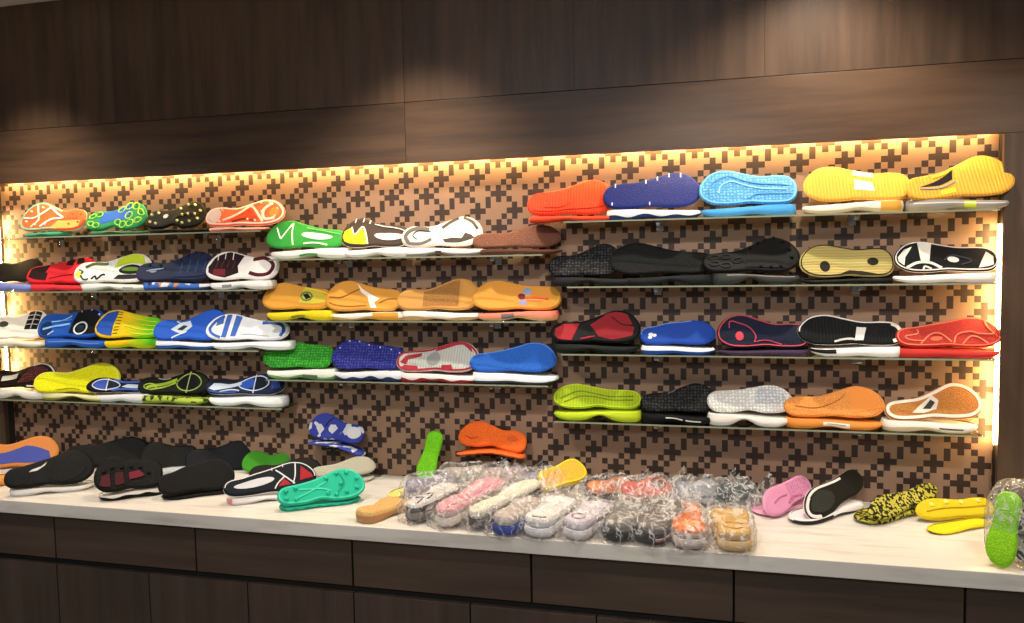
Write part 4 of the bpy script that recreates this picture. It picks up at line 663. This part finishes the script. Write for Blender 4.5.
Sole('shoe_sole', 'blue and white camouflage shoe sole hanging down under its mate', 'camouflage pair on a wall clip', .225, .08, .012, 'L', 'flat', '#31409a', '#3a46a0', 'camo2', mtex='camo2', cup=True, sag=.013).put((p.x, -.088, p.z+.0006), 0, 10, 0)
Sole('shoe_sole', 'blue and white camouflage shoe sole with white heel leaning on the wall', 'camouflage pair on a wall clip', .225, .092, .014, 'L', 'lean', '#33409a', '#2b3684', 'camo2', wk=.72, hk=.72).do([('ell', 'white_heel', '#dcdce0', .84, .55, .13, .34), ('line', 'dark_line', '#23283a', [(.3, .5), (.36, .8), (.42, .97)], .003)]).put((p.x-.012, -.048, p.z+.019), 27, 6, 0)
# the upright green one
q_ = atz(424, 487, ZT)
Sole('shoe_sole', 'bright green shoe sole standing on end against the patterned wall', GB, .185, .066, .016, 'L', 'lean', '#6cc01c', '#74c822', wk=.84, hk=.86, tex='fine').put((q_.x+.042, -.078, ZT+.091), 18, -81, 0)
cflat(398, 500, 436, 484, 'L', '#d9cf6a', '#e3d97a', 'pale yellow shoe sole lying at the foot of the green upright one', GB, W=.07, t=.012, L=.2)
# right of the pile
cflat(768, 519, 814, 506, 'L', '#d995b4', '#e0a0bd', 'pink shoe sole lying flat under the pink leaning one', GR, W=.09, t=.016)
clean(768, 519.5, 818, 505.5, 478, 'L', '#d58fb0', '#dd9cba', 'pink shoe sole leaning left of the black and white one', GR, dz=.016, back=.010, roll=-14, wk=.84, patches=[('poly', 'smooth_pad', '#cf86ab', [(.5, .1), (.95, .2), (.94, .8), (.8, .96), (.56, .95)], .001, 'fine'), ('line', 'groove', '#b8708f', [(.16, .5), (.3, .55), (.46, .5)], .003), ('line', 'groove', '#b06a88', [(.4, .16), (.55, .28), (.7, .14)], .005)])
cflat(806, 528, 868, 509, 'L', '#3a3836', '#e4dcdc', 'white shoe sole with black toe lying flat under the dark leaning one', GR, t=.022, arch=.35, patches=[('sidepatch', 'black_toe', '#232221', 0, .45, 0, .8)])
clean(808, 524, 872, 505, 476, 'L', '#1a1b18', '#e8e2de', 'black shoe sole with white rim leaning right of the pink pair', GR, dz=.022, back=.010, roll=-13, wk=.82, patches=[('rim', 'white_rim', '#e6e0dc', 0, .7, 'top', -.001, -.008), ('rim', 'white_rim', '#e0d8d8', 0, .12, 'end', -.001, -.010), ('ell', 'toe_pad', '#323530', .26, .5, .2, .36, .002, 'fine')])
cflat(872, 528, 936, 511, 'L', '#a8a23a', '#b4ae40', 'yellow and black leopard spotted shoe sole lying flat', GR, t=.022, tex='leopard', mtex='leopard')
clean(876, 529, 946, 511, 493, 'L', '#b4ae44', '#b0aa40', 'yellow and black leopard spotted shoe sole leaning on its mate', GR, dz=.022, back=.02, tilt=40, roll=-6, tex='leopard', mtex='leopard')
clean(919, 523, 994, 517, 495, 'L', '#cdb61c', '#d2bc20', 'yellow shoe sole with pale lugs leaning at the pillar', GR, tilt=42, wk=.86, hk=.9, patches=[('studs', '#e6d468', [(.2, .7), (.4, .8), (.6, .84), (.82, .8)], .008, .004, 'pale_lug'), ('line', 'ridge', '#b79a14', [(.1, .4), (.4, .5), (.9, .5)], .003)])
cflat(940, 537, 994, 526, 'L', '#d8c41a', '#e2ce20', 'thin yellow shoe sole lying flat in front of the yellow leaning one', GR, W=.065, t=.014)

# ------------------------------------------------------------------ soles packed in clear bags
def film():
    M = bpy.data.materials.new('clear_film'); M.use_nodes = True; nt = M.node_tree; nt.nodes.remove(nt.nodes['Principled BSDF']); N = nt.nodes.new; Lk = nt.links.new
    tc = N('ShaderNodeTexCoord'); n0 = N('ShaderNodeTexNoise'); n0.inputs['Scale'].default_value = 24; n0.inputs['Detail'].default_value = 2.5; n0.inputs['Distortion'].default_value = .9
    sb = N('ShaderNodeMath'); sb.operation = 'SUBTRACT'; sb.inputs[1].default_value = .5; n = N('ShaderNodeMath'); n.operation = 'ABSOLUTE'; Lk(n0.outputs[0], sb.inputs[0]); Lk(sb.outputs[0], n.inputs[0])
    Lk(tc.outputs['Object'], n0.inputs['Vector']); cr = N('ShaderNodeMapRange'); cr.inputs[1].default_value = 0; cr.inputs[2].default_value = .045; cr.inputs[3].default_value = .42; cr.inputs[4].default_value = .04; Lk(n.outputs[0], cr.inputs[0])
    tr = N('ShaderNodeBsdfTransparent'); gl = N('ShaderNodeBsdfGlossy'); gl.inputs['Roughness'].default_value = .14; di = N('ShaderNodeBsdfDiffuse'); di.inputs[0].default_value = (.92, .90, .88, 1)
    fr = N('ShaderNodeLayerWeight'); fr.inputs[0].default_value = .3; a = N('ShaderNodeMixShader'); b = N('ShaderNodeMixShader')
    Lk(cr.outputs[0], a.inputs[0]); Lk(tr.outputs[0], a.inputs[1]); Lk(di.outputs[0], a.inputs[2]); mr = N('ShaderNodeMapRange'); mr.inputs[3].default_value = .03; mr.inputs[4].default_value = .3
    Lk(fr.outputs['Fresnel'], mr.inputs[0]); Lk(mr.outputs[0], b.inputs[0]); Lk(a.outputs[0], b.inputs[1]); Lk(gl.outputs[0], b.inputs[2]); Lk(b.outputs[0], nt.nodes['Material Output'].inputs[0])
    bp = N('ShaderNodeBump'); bp.inputs['Strength'].default_value = 1; bp.inputs['Distance'].default_value = .03
    Lk(n.outputs[0], bp.inputs['Height']); Lk(bp.outputs[0], gl.inputs['Normal']); return M
FILM = film()
def bag(label, loc, rz, a, b, h, seed, tail=.04, pitch=0, bank=0):
    """crumpled clear film around a stack: half length a, half width b, height h, with a flat open tail at the far end"""
    t = thing('clear_bag', label, 'plastic bag', loc, 'clear plastic bags on the counter'); t.rotation_euler = (R(bank), -R(pitch), R(rz))
    U, V = 44, 40; vs, fs = [], []
    for i in range(U+1):
        u = -1+2*i/U
        for j in range(V):
            w = 2*PI*j/V; k = max(.0, 1-abs(u)**5)**.5; cy, cz = math.cos(w), math.sin(w)
            y = b*(.55+.45*k)*math.copysign(abs(cy)**.55, cy); z = .5*h*(.12+.88*k)*(1+math.copysign(abs(cz)**.6, cz))
            p = Vector((u*a, y, z)); q = Vector((seed*3.1, 0, seed)); n1 = (1-2*abs(noise.noise(p*26+q)))*.7+.6*(1-2*abs(noise.noise(p*60+q)))
            p.y += n1*.008*math.copysign(1, cy)*abs(cy); p.z = max(.0012, p.z+(n1+.1)*.011*max(0, cz))
            vs.append(p)
    for i in range(U):
        for j in range(V): k = (j+1) % V; fs.append((i*V+j, (i+1)*V+j, (i+1)*V+k, i*V+k))
    fs += [tuple(range(V))]
    mesh('bag_film', vs, fs, FILM, t)
    vs, fs = [], []; m_ = 14
    for i in range(9):
        for j in range(m_+1):
            x = a-.004+tail*i/8; y = b*(1.0+.10*i/8)*(-1+2*j/m_); z = h*.09*(1+i*.3)+.003+.0004*i*i+.030*(noise.noise(Vector((x*40+seed, y*55, seed)))+.5)*(.4+i/8)
            vs.append((x, y, max(.0015, z)))
    for i in range(8):
        for j in range(m_): k = i*(m_+1)+j; fs.append((k, k+1, k+m_+2, k+m_+1))
    mesh('open_tail', vs, fs, FILM, t)
    return t
def bagged(px, py, rz, L, W, cols, desc, lab, seed, t=.022, tex='plain', patches=(), low_patches=(), tail=.05, pitch=0, bank=0, z0=0):
    """two soles packed one on the other in a clear bag; near end at the pixel's place on the counter, far end raised by pitch, back edge raised by bank"""
    P = atz(px, py, ZT); Q = Matrix.Rotation(R(rz), 3, 'Z') @ Matrix.Rotation(-R(pitch), 3, 'Y') @ Matrix.Rotation(R(bank), 3, 'X')
    d, sd, up_ = Q @ Vector((1, 0, 0)), Q @ Vector((0, 1, 0)), Q @ Vector((0, 0, 1))
    P.z += .004+z0; c = P+d*(L/2)
    if bank: c = c+sd*(W/2)
    (tf, tm), (bf, bmid) = cols
    s = Sole('shoe_sole', lab[1], GB, L*.98, W, t, 'R', 'flat', bf, bmid, cup=True, wk=.86, hk=.84).do(low_patches)
    s.root.rotation_mode = 'XYZ'; s.root.location = c-sd*(W/2)+up_*.002; s.root.rotation_euler = (R(bank), -R(pitch), R(rz))
    s = Sole('shoe_sole', lab[0], GB, L*.95, W*.96, t, 'R', 'lean', tf, tm, tex, wk=.84, hk=.84).do(patches)
    s.root.rotation_mode = 'XYZ'; s.root.location = c-sd*(W*.48)+d*.004+up_*(t+.0026); s.root.rotation_euler = (R(bank)-PI/2, -R(pitch), R(rz))
    bag(desc, c-up_*.002, rz, L/2+.014, W/2+.008, 2*t+.012, seed, tail, pitch, bank)
# tan one without a bag
P = atz(366, 522, ZT); 
Sole('shoe_sole', 'tan gum shoe sole lying tread up at the left end of the bagged pile', GB, .19, .088, .036, 'R', 'lean', '#d9b070', '#b98a60', wk=.84, hk=.86, tex='fine').put((P.x+.062, P.y+.058, ZT+.0005), 90, 0, 66)
B = [
 (408, 523, 58, .20, .082, (('#d6d2d0', '#4a4846'), ('#3a3938', '#77726e')), 'white with black lines', 'black', [('line', 'black_line', '#3a3a3c', [(.1, .2), (.3, .5), (.2, .8)], .004), ('line', 'black_line', '#3a3a3c', [(.3, .2), (.5, .5), (.4, .8)], .004)]),
 (438, 528, 56, .26, .094, (('#dc9aa6', '#e6ccc8'), ('#e3d2cc', '#e6dcd2')), 'pale pink', 'pinkish white', [('line', 'pink_line', '#c98a96', [(.08, .3), (.4, .12), (.9, .2)], .005)]),
 (470, 530, 50, .27, .068, (('#e2ddc8', '#dcd8c6'), ('#4d4b45', '#56534c')), 'cream', 'dark grey', []),
 (497, 537, 66, .19, .086, (('#b9ada8', '#cfc6ba'), ('#26409c', '#2c46a6')), 'greyish clear', 'blue', []),
 (531, 539, 72, .21, .104, (('#e3e0de', '#dfe0e2'), ('#d5d6d9', '#e6e6e8')), 'white with a grey line', 'bright white', [('line', 'grey_line', '#6d6c70', [(.06, .7), (.05, .4), (.1, .12)], .004)]),
 (569, 541, 66, .19, .09, (('#d6ccd8', '#dcd6dc'), ('#d9d6da', '#e0dce0')), 'lilac white', 'cool white', [('ring', 'grey_ring', '#8d8090', .2, .5, .1, .28, .004)]),
 (610, 543, 70, .21, .10, (('#77736a', '#6f6b62'), ('#1f201f', '#1d1d1d')), 'olive grey', 'black', []),
 (643, 546, 68, .21, .104, (('#6d6460', '#70676a'), ('#191a1f', '#1c1c22')), 'warm grey', 'black with pink edge stripes', []),
 (688, 552, 98, .22, .104, (('#d8742c', '#c9b3a6'), ('#b7a298', '#c4b6ac')), 'orange', 'greyish pink', [('ell', 'heel_spot', '#e8905a', .2, .45, .12, .3)]),
 (732, 554, 92, .20, .104, (('#d2a856', '#c8a468'), ('#cfae6a', '#d2b27c')), 'tan yellow', 'tan', [('ring', 'tan_ring', '#c29c58', .25, .5, .14, .32, .004)]),
]
for i, (px, py, rz, L, W, cols, ta, tb, pt) in enumerate(B):
    k = ['first', 'second', 'third', 'fourth', 'fifth', 'sixth', 'seventh', 'eighth', 'ninth', 'last'][i]
    lp = [('sidepatch', 'pink_stripe', '#c0485c', .02, .9, .35, .55), ('sidepatch', 'white_stripe', '#c9c6cc', .02, .5, .6, .72)] if i == 7 else ()
    bagged(px, py, rz, L, W, cols, 'clear bag around the %s sole, %s of the front row' % (ta.split(' with')[0], k), ('%s shoe sole on top in the %s front bag' % (ta, k), '%s shoe sole underneath in the %s front bag' % (tb, k)), i+1, patches=pt, low_patches=lp, tex='fine', t=.026, pitch=[9, 12, 12, 6, 5, 4, 5, 6, 4, 3][i])
BB = [
 (405, 503, 28, .17, .070, (('#8f8ba0', '#9a96a8'), ('#a3a0aa', '#b0acb4')), 'grey violet', 'pale grey violet'),
 (440, 491, 12, .17, .070, (('#b5ada2', '#c2bab0'), ('#a9a298', '#b4ada3')), 'sparkling grey', 'dull grey'),
 (482, 491, 12, .15, .066, (('#a5908c', '#b09c98'), ('#9c8a86', '#a89692')), 'dusty pink', 'dusty brown'),
 (521, 498, 24, .15, .070, (('#7f7f92', '#8e8e9e'), ('#8c8c9c', '#9a9aa8')), 'slate blue', 'grey blue'),
 (586, 507, 22, .16, .070, (('#b8683c', '#3c3632'), ('#352f2c', '#403a36')), 'rusty orange', 'black brown'),
 (622, 511, 28, .17, .080, (('#c96a58', '#c98070'), ('#b9a294', '#c2aea2')), 'salmon red', 'beige'),
 (676, 509, 20, .15, .074, (('#8d9099', '#a3a5ac'), ('#90929a', '#a0a2aa')), 'cool grey', 'mid grey'),
 (716, 510, 18, .13, .070, (('#3c4a4c', '#4a585a'), ('#434f52', '#505c60')), 'dark teal', 'blackish teal'),
]
for i, (px, py, rz, L, W, cols, ta, tb) in enumerate(BB):
    k = ['first', 'second', 'third', 'fourth', 'fifth', 'sixth', 'seventh', 'last'][i]
    pt = [('ell', 'red_spot', '#b3261c', .1, .4, .07, .2), ('ell', 'dark_spot', '#6a4a44', .75, .6, .16, .3)] if i == 5 else ([('ell', 'orange_spot', '#d8803e', .16, .5, .12, .34)] if i == 4 else ())
    bagged(px, py, rz, L, W, cols, 'clear plastic bag around the %s sole at the back of the pile' % ta, ('%s shoe sole on top in the back row, %s bag from the left' % (ta, k), '%s shoe sole underneath in the back row, %s bag from the left' % (tb, k)), i+20, t=.024, patches=pt, tex='clear' if i == 1 else 'fine', bank=[14, 22, 24, 24, 24, 28, 20, 18][i], z0=.004)
# golden one standing in the pile
P = atz(565, 503, ZT)
Sole('shoe_sole', 'golden yellow shoe sole propped up in the middle of the pile', GB, .16, .085, .026, 'R', 'lean', '#d9ae3a', '#d8b820', wk=.86, hk=.84, tex='fine').do([('ell', 'gold_pad', '#d29a48', .34, .5, .24, .3), ('rim', 'yellow_rim', '#dfc224', 0, 1, 'all', -.001, -.006)]).put((P.x, P.y+.02, ZT+.045), 46, -16, 14)
bag('empty crumpled clear bag behind the orange bagged sole', atz(668, 503, ZT)-Vector((0, 0, 0)), 70, .05, .032, .06, 41, .02)
bag('crumpled brownish clear bag left of the pink pair', atz(750, 509, ZT), 20, .045, .034, .045, 42, .02)
# green one in its bag at the right edge
P = atz(1008, 573, ZT)
Sole('shoe_sole', 'lime green shoe sole standing on end in a bag at the right edge', GR, .185, .062, .02, 'L', 'lean', '#8cd022', '#a0dc38', wk=.84, hk=.86, tex='fine').put((P.x+.036, P.y+.05, ZT+.088), 24, -88, -24)
Sole('shoe_sole', 'grey mottled shoe sole behind the lime one in the same bag', GR, .19, .08, .02, 'L', 'lean', '#8f8a84', '#77736e', 'camo', wk=.84, hk=.86).put((P.x+.12, P.y+.07, ZT+.088), 24, -86, -24)
Sole('shoe_sole', 'small yellow shoe sole at the very right edge of the counter', GR, .2, .08, .02, 'L', 'lean', '#d6c220', '#dcc828').put((P.x+.17, P.y+.16, ZT+.10), 24, -86, -24)
t = bag('clear plastic bag holding a lime green sole at the right edge', (P.x+.075, P.y+.10, ZT), 64, .085, .085, .19, 51, .02)
